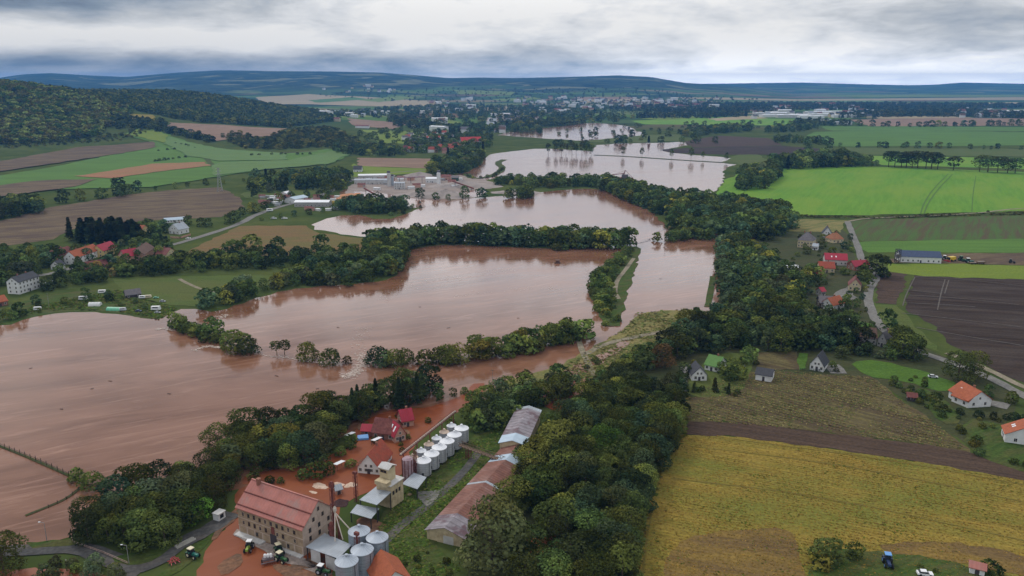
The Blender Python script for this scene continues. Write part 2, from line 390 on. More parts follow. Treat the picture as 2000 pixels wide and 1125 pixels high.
sheet('meadow', [(1350,640),(1390,610),(1330,604),(1240,612),(1225,640),(1180,665),(1120,705),(1060,742),(1140,745),(1260,700),(1330,650)], FLT, 4, 1.5, 1)
sheet('meadow', [(960,752),(1060,728),(1140,690),(1190,668),(1220,650),(1210,680),(1140,720),(1050,756),(980,765)], FLT, 5, 1.6, 1)
sheet('flood_water', [(1060,738),(1130,712),(1180,690),(1215,664),(1235,668),(1190,700),(1130,738),(1080,750)], WAT, 7, 1.6, 1)
strip('track', [(1130,665),(1138,690),(1150,712),(1160,735)], 3.2, DIRT, 9)
strip('track', [(1140,695),(1180,672),(1260,655),(1340,640),(1372,628)], 4, DIRT, 9)
sheet('field', [(1338,790),(1400,740),(1500,722),(1560,730),(1700,736),(1760,780),(1830,830),(1900,884),(1780,864),(1600,844),(1440,824),(1342,822)], BAR, 3, 1.2)
sheet('field', [(1345,824),(1450,825),(1620,847),(1800,867),(2000,904),(2400,985),(2400,1020),(2000,938),(1800,904),(1600,874),(1420,852),(1338,850)], PLB, 4)
sheet('field', [(1338,849),(1420,851),(1600,873),(1800,903),(2000,937),(2400,1018),(2600,1500),(1220,1500),(1240,1125),(1262,1000),(1292,910)], YEL, 3, 1.3)
sheet('field', [(1325,1050),(1440,1035),(1545,1030),(1560,1080),(1575,1140),(1580,1400),(1240,1400),(1290,1125)], YEB, 5, 2.5, 1)
sheet('field', [(1720,1060),(1860,1058),(2000,1085),(2400,1180),(2400,1230),(2000,1124),(1850,1096),(1720,1080)], YEB, 5, 2.5, 1)
sheet('lawn', [(1572,1086),(1640,1072),(1720,1080),(1800,1086),(1880,1104),(1960,1130),(1960,1400),(1585,1400)], GRD, 6, 1.5, 1)
sheet('lawn', [(1660,706),(1720,704),(1810,728),(1880,752),(1850,770),(1760,742),(1690,734)], GRB, 4, 1, 1)
sheet('lawn', [(1880,815),(1960,830),(2100,880),(2100,950),(1960,910),(1890,880)], GRD, 5, 1, 1)
sheet('lawn', [(1790,750),(1870,800),(1880,830),(1840,826),(1800,790)], GRD, 5, 1, 1)
sheet('field', [(1480,690),(1556,688),(1560,722),(1475,724)], BAR, 5)
sheet('lawn', [(1340,742),(1400,690),(1475,690),(1470,730),(1440,772),(1342,776)], GRN2, 4, 1, 1)
sheet('lawn', [(1610,630),(1700,628),(1712,648),(1640,655)], GRB, 4, 1, 1)
sheet('lawn', [(1560,690),(1575,690),(1575,722),(1560,722)], GRB, 6)
sheet('driveway', [(1612,716),(1640,712),(1656,730),(1626,731)], RDL, 6)
sheet('driveway', [(1332,716),(1352,712),(1350,735),(1338,765),(1326,772)], RDL, 6)
sheet('driveway', [(1905,778),(1975,790),(1965,800),(1915,790)], RDL, 6)
sheet('driveway', [(1625,575),(1655,558),(1672,582),(1650,598)], RDL, 6)
strip('road', [(1655,433),(1664,455),(1678,488),(1683,512),(1716,540),(1700,560),(1694,580),(1700,606),(1716,634),(1742,660),(1790,686),(1850,706),(1930,736),(2000,774),(2300,930)], 5.5, RDL, 8, rnd=2)
strip('track', [(1655,433),(1690,427),(1760,424),(1900,418),(2000,406),(2400,392)], 4, DIRT, 8)
strip('track', [(1850,690),(1930,722),(2000,758),(2300,880)], 4, DIRT, 7)
# far right plain
sheet('field', [(1590,258),(1700,254),(2000,258),(2400,262),(2400,288),(2000,284),(1640,286),(1560,276)], GRN, 1)
sheet('field', [(1640,288),(1800,289),(2400,296),(2400,312),(2000,306),(1690,302)], GRN2, 2)
sheet('field', [(1690,304),(2000,309),(2400,316),(2400,334),(2000,330),(1720,322)], LIME, 1)
sheet('field', [(1290,292),(1430,286),(1530,285),(1600,290),(1600,302),(1420,302),(1310,299)], PLO, 4)
sheet('field', [(1335,277),(1400,265),(1500,270),(1530,284),(1440,286),(1350,288)], PLB, 4)
sheet('field', [(1230,236),(1400,228),(1560,234),(1530,245),(1260,243)], LIME, 2)
sheet('field', [(1660,234),(1800,230),(2400,233),(2400,246),(2000,245),(1700,247)], PNK, 2)
sheet('field', [(1600,246),(1990,248),(2400,250),(2400,257),(1620,255)], GRN, 2)
sheet('meadow', [(1440,300),(1480,302),(1500,316),(1440,322),(1410,318)], GRN2, 4)
sheet('meadow', [(1130,276),(1260,264),(1340,262),(1330,275),(1200,280)], GRN2, 4)
# left side
sheet('field', [(-500,500),(0,432),(100,405),(250,380),(330,372),(430,366),(470,388),(478,404),(430,424),(300,430),(150,445),(100,468),(0,482),(-500,560)], BRN, 2)
sheet('field', [(366,490),(470,441),(600,441),(620,455),(715,466),(712,492),(640,497),(480,502),(360,496)], OLV, 3)
sheet('meadow', [(220,544),(350,540),(600,536),(600,556),(490,560),(395,600),(300,592),(240,572)], GRN2, 3)
strip('track', [(350,545),(368,555),(395,566),(420,572)], 3, DIRT, 5)
sheet('meadow', [(0,640),(60,620),(130,606),(230,611),(310,626),(345,604),(300,585),(230,565),(120,570),(0,600),(-300,640)], GRD, 3, 1, 1)
sheet('field', [(-500,352),(0,344),(100,328),(300,280),(246,262),(270,250),(310,254),(350,272),(420,290),(560,300),(640,292),(692,298),(650,320),(520,331),(430,346),(300,366),(100,372),(-500,385)], GRN, 2, 1, 0, True)
sheet('field', [(-300,345),(0,316),(150,289),(300,278),(308,288),(150,314),(0,336),(-300,365)], BRN, 4, 1, 0, True)
sheet('field', [(145,346),(300,321),(400,318),(412,325),(300,338),(220,350)], ORG, 4, 1, 0, True)
sheet('field', [(-300,390),(0,364),(70,355),(190,351),(150,366),(0,386),(-300,420)], BRN, 4, 1, 0, True)
sheet('field', [(330,240),(440,245),(562,252),(540,266),(480,269),(420,276),(375,263),(330,256)], PNK, 3, 1, 0, True)
sheet('field', [(216,222),(300,226),(304,236),(226,231)], YEL, 3, 1, 0, True)
sheet('field', [(552,208),(640,214),(644,222),(560,217)], TAN, 3, 1, 0, True)
sheet('field', [(680,231),(802,240),(770,252),(690,246)], PNK, 3)
sheet('field', [(700,308),(852,310),(832,329),(700,324)], PNK, 3)
sheet('meadow', [(690,318),(700,324),(832,330),(830,338),(690,346)], LMS, 3)
sheet('meadow', [(700,253),(850,258),(832,284),(740,278)], LMS, 3)
sheet('field', [(500,190),(600,184),(760,192),(860,199),(872,208),(740,208),(600,204),(520,204)], TAN, 3, 1, 0, True)
sheet('field', [(880,176),(1010,180),(1000,186),(900,184)], LMS, 3, 1, 0, True)
sheet('field', [(1120,190),(1240,190),(1240,197),(1130,198)], PNK, 3, 1, 0, True)
sheet('meadow', [(470,380),(560,350),(660,330),(690,345),(640,372),(520,400)], GRN2, 2)
strip('track', [(690,348),(750,338),(840,332)], 5, RDL, 5)
sheet('gravel_yard', [(660,392),(690,352),(800,344),(880,340),(960,352),(985,368),(900,372),(870,390),(800,388),(700,368),(675,394)], GRV, 4, 1.3, 1)
strip('road', [(-300,590),(60,545),(200,508),(320,484),(420,454),(470,437),(500,419),(560,400),(625,385),(690,350)], 7, RDL, 6)
strip('road', [(300,492),(340,478),(390,462),(430,450)], 4, RDL, 5)
LGN = field('pale_green_crop', (.09, .165, .05), (.12, .19, .06), (.10, .15, .04), ang=4, row=7, stre=22, patch=50, contrast=1.3)
sheet('field', [(330,268),(380,282),(430,292),(560,301),(560,314),(430,316),(370,306),(322,282)], LGN, 5, 1, 0, True)
sheet('meadow', [(268,252),(308,256),(330,268),(322,280),(300,277),(250,263)], LMS, 5, 1, 0, True)
sheet('field', [(420,345),(520,332),(640,322),(688,300),(650,296),(560,314),(430,318),(410,328)], LGN, 4, 1, 0, True)
strip('hedge_bank', [(385,290),(400,305),(412,322),(432,340)], 9, GRD, 8, True)
strip('hedge_bank', [(420,290),(470,300),(560,300),(620,296)], 6, BRN, 8, True)
for q, m in (([(900,214),(1000,206),(1010,210),(920,219)], TAN), ([(640,226),(760,222),(790,226),(660,230)], LMS), ([(810,238),(880,232),(900,240),(840,245)], LMS), ([(1120,196),(1260,193),(1290,199),(1140,202)], TAN), ([(1250,232),(1330,224),(1400,228),(1300,235)], LMS), ([(1380,232),(1470,226),(1500,231),(1400,236)], TAN), ([(1700,228),(1860,226),(1900,230),(1720,232)], TAN), ([(1300,205),(1420,202),(1430,206),(1320,208)], LMS), ([(960,194),(1040,190),(1060,194),(980,198)], LMS), ([(700,196),(780,188),(820,192),(740,200)], LMS), ([(600,196),(690,190),(720,194),(620,201)], GRN)):
    sheet('field', q, m, 4, 1, 0, G(*q[0])[1] > 4600)
for q, m in (([(1300,190),(1700,193),(2000,190),(2300,192),(2300,196),(1900,196),(1400,195)], TAN), ([(1550,187),(1800,185),(2100,186),(2100,189),(1700,190)], LMS), ([(1850,202),(2000,200),(2300,202),(2300,206),(1900,207)], TAN), ([(1500,197),(1700,196),(1760,199),(1560,201)], LGN)):
    sheet('field', q, m, 4, 1, 0, True)
# mill surroundings
sheet('mill_grass', [(660,1200),(735,1020),(790,950),(835,930),(900,880),(960,810),(1040,790),(1060,800),(1000,870),(960,930),(880,1010),(840,1060),(900,1110),(850,1200)], GRD, 5, 1, 1)
sheet('mill_grass', [(930,850),(985,815),(1040,795),(1060,780),(1000,785),(930,820)], GRB, 6, 1, 1)
strip('track', [(700,1130),(760,1045),(840,985),(900,930),(935,885)], 3.2, ASP, 8)
sheet('concrete_slab', [(812,962),(862,958),(855,975),(835,990),(815,975)], RDL, 9, .6)
sheet('verge', [(395,1060),(440,1012),(470,990),(468,1000),(430,1030),(385,1085),(340,1130),(300,1125)], GRD, 5, 1, 1)
sheet('pavement', [(462,1034),(600,1094),(650,1120),(640,1128),(560,1100),(455,1046)], GRV, 6, .6)
strip('road', [(-200,1085),(60,1076),(150,1068),(210,1090),(262,1112),(310,1098),(352,1062),(410,1035),(455,1003)], 6, ASP, 8, rnd=2)
strip('road', [(262,1112),(230,1140),(150,1200)], 6, ASP, 7)
sheet('verge', [(50,1062),(150,1052),(175,1040),(150,1066),(60,1074)], GRD, 9, .8)
sheet('verge', [(215,1096),(240,1085),(300,1075),(340,1055),(350,1060),(305,1094),(262,1106)], GRD, 9, .8, 1)
sheet('mud', [(430,1018),(452,1002),(466,992),(466,1004),(448,1028),(424,1052),(408,1062)], MUD, 7, 1.5, 1)
sheet('mud', [(560,1100),(640,1128),(650,1150),(560,1130),(520,1105)], MUD, 5, 2, 1)
sheet('mud', [(700,1010),(730,1015),(760,1030),(740,1050),(700,1035)], MUD, 6, 1.5, 1)
for q in ([(700,900),(725,885),(745,895),(735,915),(705,920)], [(760,850),(790,835),(805,850),(780,868)], [(560,975),(600,965),(640,980),(610,1000)], [(640,1090),(600,1115),(560,1110),(600,1092)], [(420,1100),(470,1080),(480,1100),(440,1130)], [(690,835),(715,825),(740,830),(715,848)]):
    sheet('mud', q, MUD, 6, 2.2, 1)
# banks standing out of the water
strip('bank', [(-60,850),(0,872),(70,900),(135,930),(170,944)], 1.3, FLO, 7)
strip('bank', [(170,944),(130,975),(95,990),(50,1008)], 1.2, FLO, 7)
strip('bank', [(1160,303),(1230,306),(1300,311),(1380,316),(1440,319)], 10, GRD, 8)
strip('bank', [(910,340),(925,350),(960,345),(985,330),(970,318),(985,312)], 12, GRD, 8)
strip('bank', [(1392,540),(1388,570),(1382,600)], 4, GRD, 8)
sheet('island', [(1154,575),(1165,612),(1180,642),(1216,634),(1218,595),(1230,555),(1246,510),(1250,480),(1218,486),(1174,520),(1152,550)], GRD, 8, 1.5, 1)
strip('track', [(1238,505),(1220,530),(1205,548),(1200,570),(1208,585)], 3, DIRT, 11)
# tramlines and wheel tracks
TRK = solid('wheel_track_soil', (.11, .096, .085), .95, .35, .5); TRG = solid('tramline_green', (.07, .14, .022), .95, .2, .5); TRY = solid('tramline_yellow', (.15, .12, .025), .95, .3, .5)
for q in ([(1788,541),(1850,543),(1950,554),(2060,566)], [(1772,577),(1840,581),(1900,586),(1990,596)], [(1766,592),(1850,596),(1905,600)], [(1846,546),(1838,572),(1831,606)], [(1853,548),(1845,574)], [(1787,542),(1770,575),(1763,598)], [(1764,566),(1800,570),(1838,574)], [(1760,612),(1850,622),(2000,640)], [(1790,640),(1900,660),(2000,676)]):
    strip('wheel_track', q, .75, TRK, 8)
for q in ([(1852,340),(1822,370),(1804,398),(1798,418)], [(1860,341),(1830,372),(1811,400),(1805,418)]): strip('tramline', q, 1.5, TRG, 8)
for q in ([(1906,344),(1900,380),(1898,414)], [(1500,352),(1440,380),(1470,392)]): strip('tramline', q, .9, TRG, 8)
for q in ([(1330,870),(1600,902),(1800,938),(2040,990)], [(1310,935),(1600,968),(2060,1070)], [(1262,1000),(1250,1060),(1240,1130)], [(1275,990),(1262,1060),(1255,1130)], [(1430,858),(1760,902),(2020,952)]):
    strip('tramline', q, .55, TRY, 6)
# rapids where the flood breaks over the dyke
FOAM = field('foam', (.42, .31, .25), (.74, .66, .60), None, ang=70, row=.5, stre=2, patch=3, contrast=2, rough=.5)
def foam(label, line, wid, n, s=(.10, .42)):
    w = [G(*p) for p in line]; mb = MB(); r = random.Random(n)
    x0, y0 = w[0]
    for _ in range(n):
        i = r.randrange(len(w)-1); t = r.random(); u = r.gauss(0, wid/2); a, b = w[i], w[i+1]; L = math.dist(a, b) or 1
        x = a[0]+(b[0]-a[0])*t-(b[1]-a[1])/L*u; y = a[1]+(b[1]-a[1])*t+(b[0]-a[0])/L*u; k = r.uniform(*s); ph = r.uniform(0, 6); z = .24+r.random()*.05
        mb.poly([(x+k*r.uniform(.5, 1.3)*1.7*math.cos(q*1.047), y+k*r.uniform(.4, 1)*math.sin(q*1.047), z) for q in range(6)])
    o = mb.build('foam', FOAM); tag(o, label, 'foam', None, 'stuff')
foam('white rapids breaking through the gap in the drowned dyke', [(704,690),(708,708),(702,722),(690,731),(668,738)], 3.8, 620)
foam('white foam drifting upstream of the rapids', [(712,640),(700,665),(706,690)], 5, 110, (.1, .4))
foam('foam line at the breach between the two lakes', [(378,686),(395,679),(412,676),(425,680),(442,676)], 1.6, 230)
foam('foam line along the drowned dyke', [(495,691),(530,697),(560,699),(595,706),(640,712)], 1.0, 150, (.1, .4))
foam('foam streak at the left bush row', [(304,644),(322,642),(342,646)], 1.8, 120); foam('foam at the upper breach by the left shore', [(405,626),(425,620),(442,615),(436,622)], 3.2, 120)
foam('foam at the edge of the narrow island', [(1146,525),(1150,545),(1155,570),(1166,596)], 2.2, 170)
foam('pale foam streaks drifting on the lower basin', [(740,590),(790,560),(830,548),(900,545),(960,530),(1010,528)], 9, 190, (.1, .4))
foam('thin foam streaks drifting on the lower basin', [(880,580),(960,570),(1060,560),(1130,575)], 6, 90, (.1, .4))
#--PART3--
# ------------------------------------------------------------------ trees
def unit(v): return v/np.maximum(np.linalg.norm(v, axis=-1, keepdims=True), 1e-9)
def cards(Pn, Nn, s, r, asp=1.0):
    """four-cornered leaf clumps at Pn facing Nn, size s"""
    n = len(Pn); a = unit(np.cross(Nn, unit(r.normal(size=(n, 3))))); b = np.cross(Nn, a)
    s = s[:, None]; k = r.uniform(.55, 1.15, (n, 4, 1))
    V = np.stack([Pn-a*s*k[:, 0], Pn-b*s*asp*k[:, 1], Pn+a*s*k[:, 2], Pn+b*s*asp*k[:, 3]], 1).reshape(-1, 3)
    return V, np.arange(4*n).reshape(n, 4)
def crown(kind, n, seed, var=0):
    """crown of a tree one unit tall; returns vertices, quads, colours"""
    r = np.random.default_rng(seed)
    if kind == 'conifer':
        z = r.uniform(0, 1, n)**.8*.9+.08; a = r.uniform(0, 2*np.pi, n)
        lay = .75+.25*np.cos(z*2*np.pi*9); R = .19*(1.02-z)**.85*lay*r.uniform(.55, 1.08, n)*(1+.15*np.sin(a*3+seed))
        Pn = np.stack([R*np.cos(a), R*np.sin(a), z], 1); Nn = unit(np.stack([np.cos(a)*.6, np.sin(a)*.6, .8+0*a], 1)+r.normal(0, .3, (n, 3)))
        s = r.uniform(.6, 1.2, n)*(.19/math.sqrt(n/90.)/1.3); lob = (z*9).astype(int)
    else:
        K = {'broadleaf': (17, .52, .33, .44, .18), 'willow': (20, .48, .38, .44, .18), 'poplar': (14, .58, .18, .41, .14), 'shrub': (10, .45, .44, .38, .26)}[kind]
        nl, cz, rx, rz, lr = K
        if kind == 'broadleaf':      # several habits: round, upright, broad and open
            nl, cz, rx, rz, lr = [(17, .52, .33, .44, .18), (15, .52, .24, .48, .155), (24, .50, .38, .42, .14), (12, .55, .31, .42, .20), (20, .54, .29, .46, .145), (14, .50, .36, .44, .19)][var % 6]
        d = unit(r.normal(size=(nl, 3))); q = r.uniform(.35, 1.0, nl)**.6
        C = d*q[:, None]*np.array([rx, rx, rz])*.78; C[:, 2] += cz
        C[:, :2] *= (1.08-.5*np.clip((C[:, 2:3]-cz)/rz, -.35, 1)**2)
        C[0] = (0, 0, cz+.1); LR = lr*r.uniform(.72, 1.2, nl); LR[0] = lr*1.5
        if kind != 'poplar':
            for i in range(1, 6): C[i] = (rx*.62*math.cos(i*1.257+seed), rx*.62*math.sin(i*1.257+seed), .2+.06*math.sin(i*5.+seed))
        C[:, 2] = np.clip(C[:, 2], LR*.75+{'shrub': -.03, 'poplar': .07}.get(kind, .02), 1-LR*.9)
        lob = r.choice(nl, n*3, p=LR**2/np.sum(LR**2)); dd = unit(r.normal(size=(n*3, 3))); dd[:, 2] = np.where(r.uniform(size=n*3) < .45, np.abs(dd[:, 2]), dd[:, 2])
        Pn = C[lob]+dd*LR[lob][:, None]*r.uniform(.78, 1.1, (n*3, 1))*np.array([1, 1, .85])
        keep = np.einsum('ij,ij->i', dd, unit(C[lob]-np.array([0, 0, cz*.8]))) > -.45
        Dm = np.linalg.norm((Pn[:, None]-C[None])/LR[None, :, None], axis=2); Dm[np.arange(n*3), lob] = 9
        keep &= Dm.min(1) > .72
        idx = np.nonzero(keep)[0][:n]; Pn, dd, lob = Pn[idx], dd[idx], lob[idx]; n = len(idx)
        Nn = unit(dd+r.normal(0, .42, (n, 3))+np.array([0, 0, .15])); s = r.uniform(.6, 1.25, n)*2.2*(rx+.08)/math.sqrt(max(n, 30))*1.25
    V, Q = cards(Pn, Nn, s, r)
    lt = r.uniform(.66, 1.34, 40)[lob % 40]; lf = r.uniform(.7, 1.3, n); warm = r.normal(0, .05, 40)[lob % 40]
    c = (lt*lf)[:, None]*np.stack([1+warm, np.ones(n), 1-warm], 1)
    return V, Q, np.repeat(c, 4, 0)
def trunk(kind, seed, n=7):
    r = random.Random(seed); mb = MB(); top = {'broadleaf': .62, 'willow': .5, 'poplar': .75, 'conifer': .9, 'shrub': .4}[kind]
    w = {'broadleaf': .022, 'willow': .03, 'poplar': .016, 'conifer': .014, 'shrub': .012}[kind]
    mb.lathe([(w*1.5, -.02), (w, .05), (w*.8, top*.5), (w*.25, top)], n)
    if kind != 'conifer':
        for k in range(5):
            a = k*1.26+r.uniform(-.4, .4); z0 = top*r.uniform(.4, .75); L = r.uniform(.14, .24)
            mb.bar((0, 0, z0), (math.cos(a)*L, math.sin(a)*L, z0+L*.8), w*.6)
    return mb
CR = {}
LEV = {'hi': 2400, 'mid': 800, 'low': 240, 'far': 95}
def crown_data(kind, lev, var):
    k = (kind, lev, var)
    if k not in CR: CR[k] = crown(kind, LEV[lev], var*17+{'broadleaf': 1, 'willow': 2, 'poplar': 3, 'conifer': 4, 'shrub': 5}[kind], var)
    return CR[k]
ME = {}
def crown_mesh(kind, lev, var, with_trunk):
    k = (kind, lev, var, with_trunk)
    if k in ME: return ME[k]
    V, Q, c = crown_data(kind, lev, var)
    if with_trunk:
        w = {'broadleaf': .02, 'willow': .025, 'poplar': .016, 'conifer': .012, 'shrub': .012}[kind]
        t = .6; A = [(w, 0), (0, w), (-w, 0), (0, -w)]
        T = np.array([(a, b, -.02) for a, b in A]+[(a*.4, b*.4, t) for a, b in A]); o = len(V)
        TQ = np.array([[o+i, o+(i+1) % 4, o+4+(i+1) % 4, o+4+i] for i in range(4)])
        V = np.vstack([V, T]); Q = np.vstack([Q, TQ]); c = np.vstack([c, np.tile([[1.3, .8, .9]], (8, 1))])
    ME[k] = mesh_np(kind+'_tree', V, Q, LEAF, c); return ME[k]
def trunk_mesh(kind, var):
    k = ('t', kind, var)
    if k not in ME: ME[k] = trunk(kind, var).mesh(kind+'_trunk', BARK)
    return ME[k]
TINT = {'dark': (.060, .076, .021), 'mid': (.094, .116, .030), 'yel': (.165, .166, .036), 'pale': (.105, .125, .058), 'teal': (.066, .095, .044), 'rust': (.14, .10, .038), 'blk': (.036, .048, .019), 'bright': (.085, .155, .026), 'sunlit': (.27, .34, .085)}  # the last, lightest tint has sunshine mixed into its leaf colour
ADJ = {'dark': 'dark green', 'mid': 'mid green', 'yel': 'yellowish', 'pale': 'silvery pale', 'teal': 'bluish green', 'rust': 'brownish', 'blk': 'blackish green', 'bright': 'bright green', 'sunlit': 'sunlit green'}
NOUN = {'broadleaf': 'broadleaf tree', 'willow': 'spreading willow', 'poplar': 'tall poplar', 'conifer': 'pointed conifer', 'shrub': 'rounded bush'}
OBJN = {'broadleaf': 'broadleaf_tree', 'willow': 'willow_tree', 'poplar': 'poplar_tree', 'conifer': 'conifer_tree', 'shrub': 'bush'}
TREES = []   # (x, y, h, wscale, kind, tint, place)
def pick(mix):
    x = random.random()*sum(w for _, w in mix)
    for k, w in mix:
        x -= w
        if x <= 0: return k
    return mix[-1][0]
def belt(place, poly, sp, h, mix, world=False, wide=(1.0, 1.35)):
    """trees scattered over a ground polygon"""
    w = np.array(list(poly) if world else [G(*p) for p in poly], float)
    x0, y0 = w.min(0); x1, y1 = w.max(0)
    gx, gy = np.meshgrid(np.arange(x0, x1+sp, sp), np.arange(y0, y1+sp, sp*.87)); gx[1::2] += sp/2
    X = (gx+rng.uniform(-.38, .38, gx.shape)*sp).ravel(); Y = (gy+rng.uniform(-.38, .38, gx.shape)*sp).ravel()
    ok = inpoly(X, Y, w)
    for x, y in zip(X[ok], Y[ok]):
        kind, tint = pick(mix); hh_ = random.uniform(*h)*(.55 if kind == 'shrub' else 1)
        TREES.append((x, y, hh_, random.uniform(*wide), kind, tint, place))
def row(place, line, sp, h, mix, jit=.25, wide=(1.0, 1.35), skip=0):
    w = [G(*p) for p in line]
    for a, b in zip(w, w[1:]):
        n = max(1, int(math.dist(a, b)/sp))
        for i in range(n):
            if random.random() < skip: continue
            t = (i+random.uniform(.5-jit, .5+jit))/n
            kind, tint = pick(mix)
            TREES.append((a[0]+(b[0]-a[0])*t+random.uniform(-1, 1)*sp*jit*.6, a[1]+(b[1]-a[1])*t+random.uniform(-1, 1)*sp*jit*.6, random.uniform(*h)*(.55 if kind == 'shrub' else 1), random.uniform(*wide), kind, tint, place))
def one(place, px, py, h, kind, tint, w=1.2):
    x, y = G(px, py); TREES.append((x, y, h, w, kind, tint, place))
B, C, S, PO, W = 'broadleaf', 'conifer', 'shrub', 'poplar', 'willow'
DK = [((B, 'dark'), 6), ((B, 'mid'), 4), ((B, 'teal'), 2), ((B, 'blk'), 1.6), ((B, 'yel'), .8), ((W, 'pale'), .5), ((C, 'blk'), .3)]
DW = [((B, 'dark'), 4), ((B, 'mid'), 3), ((W, 'pale'), 1.5), ((B, 'teal'), 2), ((B, 'yel'), .5)]
MX = [((B, 'dark'), 4), ((B, 'mid'), 4), ((B, 'yel'), 1), ((B, 'teal'), 2), ((S, 'mid'), 2)]
SH = [((S, 'mid'), 4), ((S, 'dark'), 3), ((S, 'yel'), 1)]
# near, bottom edge
one('at the bottom left corner beside the flooded road', 8, 1118, 15, B, 'dark', 1.3)
one('at the left edge behind the corner tree', -40, 1095, 15, B, 'mid', 1.3)
belt('in the grove between road junction and pink roofed mill', [(165,1065),(235,1085),(330,1068),(405,1005),(450,960),(470,925),(440,915),(400,930),(340,960),(280,965),(210,1000),(165,1030)], 6.8, (9.5, 14.5), [((B, 'dark'), 6), ((B, 'mid'), 3), ((W, 'pale'), 2.4), ((B, 'teal'), 2), ((B, 'blk'), 2)])
one('beside the small white kiosk near the mill', 372, 1022, 8, B, 'bright', 1.5)
one('in front of the small white kiosk near the mill', 398, 1008, 8, B, 'bright', 1.4)
belt('at the water bottom left below the road railing', [(40,1120),(110,1095),(190,1112),(230,1130),(180,1160),(60,1160)], 5, (3.5, 6), [((W, 'pale'), 3), ((S, 'mid'), 1)])
belt('in the bank wood above the mill at the flood edge', [(420,935),(500,918),(570,925),(640,890),(690,855),(700,830),(740,805),(800,795),(850,780),(850,755),(790,765),(720,790),(640,815),(540,850),(450,865),(420,890)], 7.0, (9.5, 15.5), DK)
row('in the low hedge between mill roof and bank wood', [(480,935),(540,945),(600,935),(660,925),(700,905)], 5, (4, 8), SH+[((B, 'dark'), 2)])
belt('on the wet ground left of the white gable house', [(560,925),(640,915),(690,895),(695,870),(640,885),(560,915)], 8, (5, 9), SH+DK)
for x, y in ((700, 815), (690, 820), (815, 790), (825, 782), (735, 800), (640, 840), (780, 800)): one('standing out of the bank wood above the mill', x, y, random.uniform(13, 16), C, 'blk', 1.1)
belt('between the patched shed and the red water above it', [(920,852),(960,845),(1010,828),(1060,795),(1100,782),(1128,762),(1120,742),(1070,752),(1000,768),(930,795),(910,820)], 6.8, (8, 12.5), DW)
belt('on the red flats above the twelve white silos', [(850,795),(900,780),(930,760),(880,755),(850,770)], 8, (4, 7), MX)
belt('between the house group and the white silos', [(780,860),(805,850),(800,830),(850,815),(900,830),(850,825),(790,875)], 7, (3.5, 6), [((S, 'mid'), 2), ((B, 'yel'), 1)])
belt('in the wood between yellow field and rusty sheds', [(1015,1180),(1050,1090),(1080,1040),(1050,985),(1020,950),(1060,880),(1100,830),(1150,785),(1225,742),(1320,785),(1325,850),(1285,900),(1262,975),(1250,1040),(1235,1110),(1230,1180)], 7.4, (10, 15.5), [((B, 'dark'), 6), ((B, 'mid'), 3), ((B, 'teal'), 1.6), ((B, 'blk'), 2.5), ((B, 'yel'), .7)])
one('leaning over the near end of the long rusty shed', 962, 1098, 21, W, 'pale', 1.3)
one('right of the large pale willow at the shed', 1035, 1100, 14, B, 'dark', 1.3)
one('over the middle of the long rusty shed', 1030, 962, 14, B, 'yel', 1.3)
one('against the middle of the long rusty shed, lower one', 1002, 1000, 13, B, 'mid', 1.3)
one('behind the middle of the long rusty shed', 1058, 990, 16, B, 'dark', 1.3)
one('at the far end of the long rusty shed', 1050, 925, 15, B, 'yel', 1.3)
one('at the yard side of the far striped shed', 1085, 895, 17, B, 'yel', 1.25)
one('at the bottom edge between shed and yellow field', 1075, 1165, 13, B, 'mid', 1.4)
one('at the top right corner of the yellow field wood', 1285, 862, 19, B, 'mid', 1.25)
one('in the middle of the yellow field wood', 1180, 900, 15, B, 'bright', 1.3)
belt('between flooded meadow and yellow field wood', [(1100,775),(1150,745),(1240,700),(1260,690),(1240,735),(1160,765)], 7, (6, 10), MX)
belt('in the dark wood above the bungalow gardens', [(1240,742),(1330,708),(1355,688),(1440,690),(1560,686),(1640,690),(1690,688),(1680,655),(1600,640),(1560,600),(1480,600),(1420,615),(1370,632),(1320,655),(1270,690)], 8.2, (10, 15), [((B, 'dark'), 6), ((B, 'blk'), 3), ((B, 'mid'), 2), ((B, 'teal'), 1), ((B, 'rust'), .4)])
belt('in the river belt right of the right basin', [(1422,640),(1418,560),(1412,495),(1430,470),(1480,485),(1530,535),(1565,590),(1575,640),(1480,640)], 9, (10, 15), [((B, 'dark'), 4), ((B, 'teal'), 3), ((W, 'pale'), 1.2), ((B, 'mid'), 3), ((B, 'yel'), .7)])
row('in the pale row on the right basin shore', [(1408,480),(1412,530),(1422,590),(1440,640)], 8, (11, 15), [((W, 'pale'), 1), ((B, 'teal'), 2)])
belt('in the belt between upper basin and bright green field', [(1168,372),(1200,384),(1250,404),(1300,428),(1322,462),(1410,466),(1440,470),(1500,470),(1560,445),(1530,416),(1460,402),(1400,398),(1300,386),(1240,370),(1180,358)], 11, (13, 18), [((B, 'dark'), 5), ((B, 'mid'), 3), ((B, 'teal'), 3), ((B, 'yel'), .6)])
belt('on the spit at the top of the right basin', [(1268,470),(1330,458),(1395,460),(1398,468),(1300,474)], 9, (8, 12), [((B, 'mid'), 2), ((B, 'dark'), 2), ((B, 'yel'), 1)])
belt('on the dyke between the lower and the upper basin', [(712,505),(730,540),(765,548),(784,522),(788,490),(860,476),(1000,482),(1100,486),(1225,487),(1228,476),(1100,474),(1000,471),(870,466),(800,470),(720,478)], 8, (13, 19), [((B, 'dark'), 4), ((B, 'mid'), 4), ((B, 'teal'), 2), ((B, 'yel'), .7)])
belt('in the bush clump off the dyke in the lower basin', [(1075,494),(1110,491),(1125,488),(1090,486)], 8, (8, 11), [((S, 'mid'), 1), ((S, 'yel'), 1)])
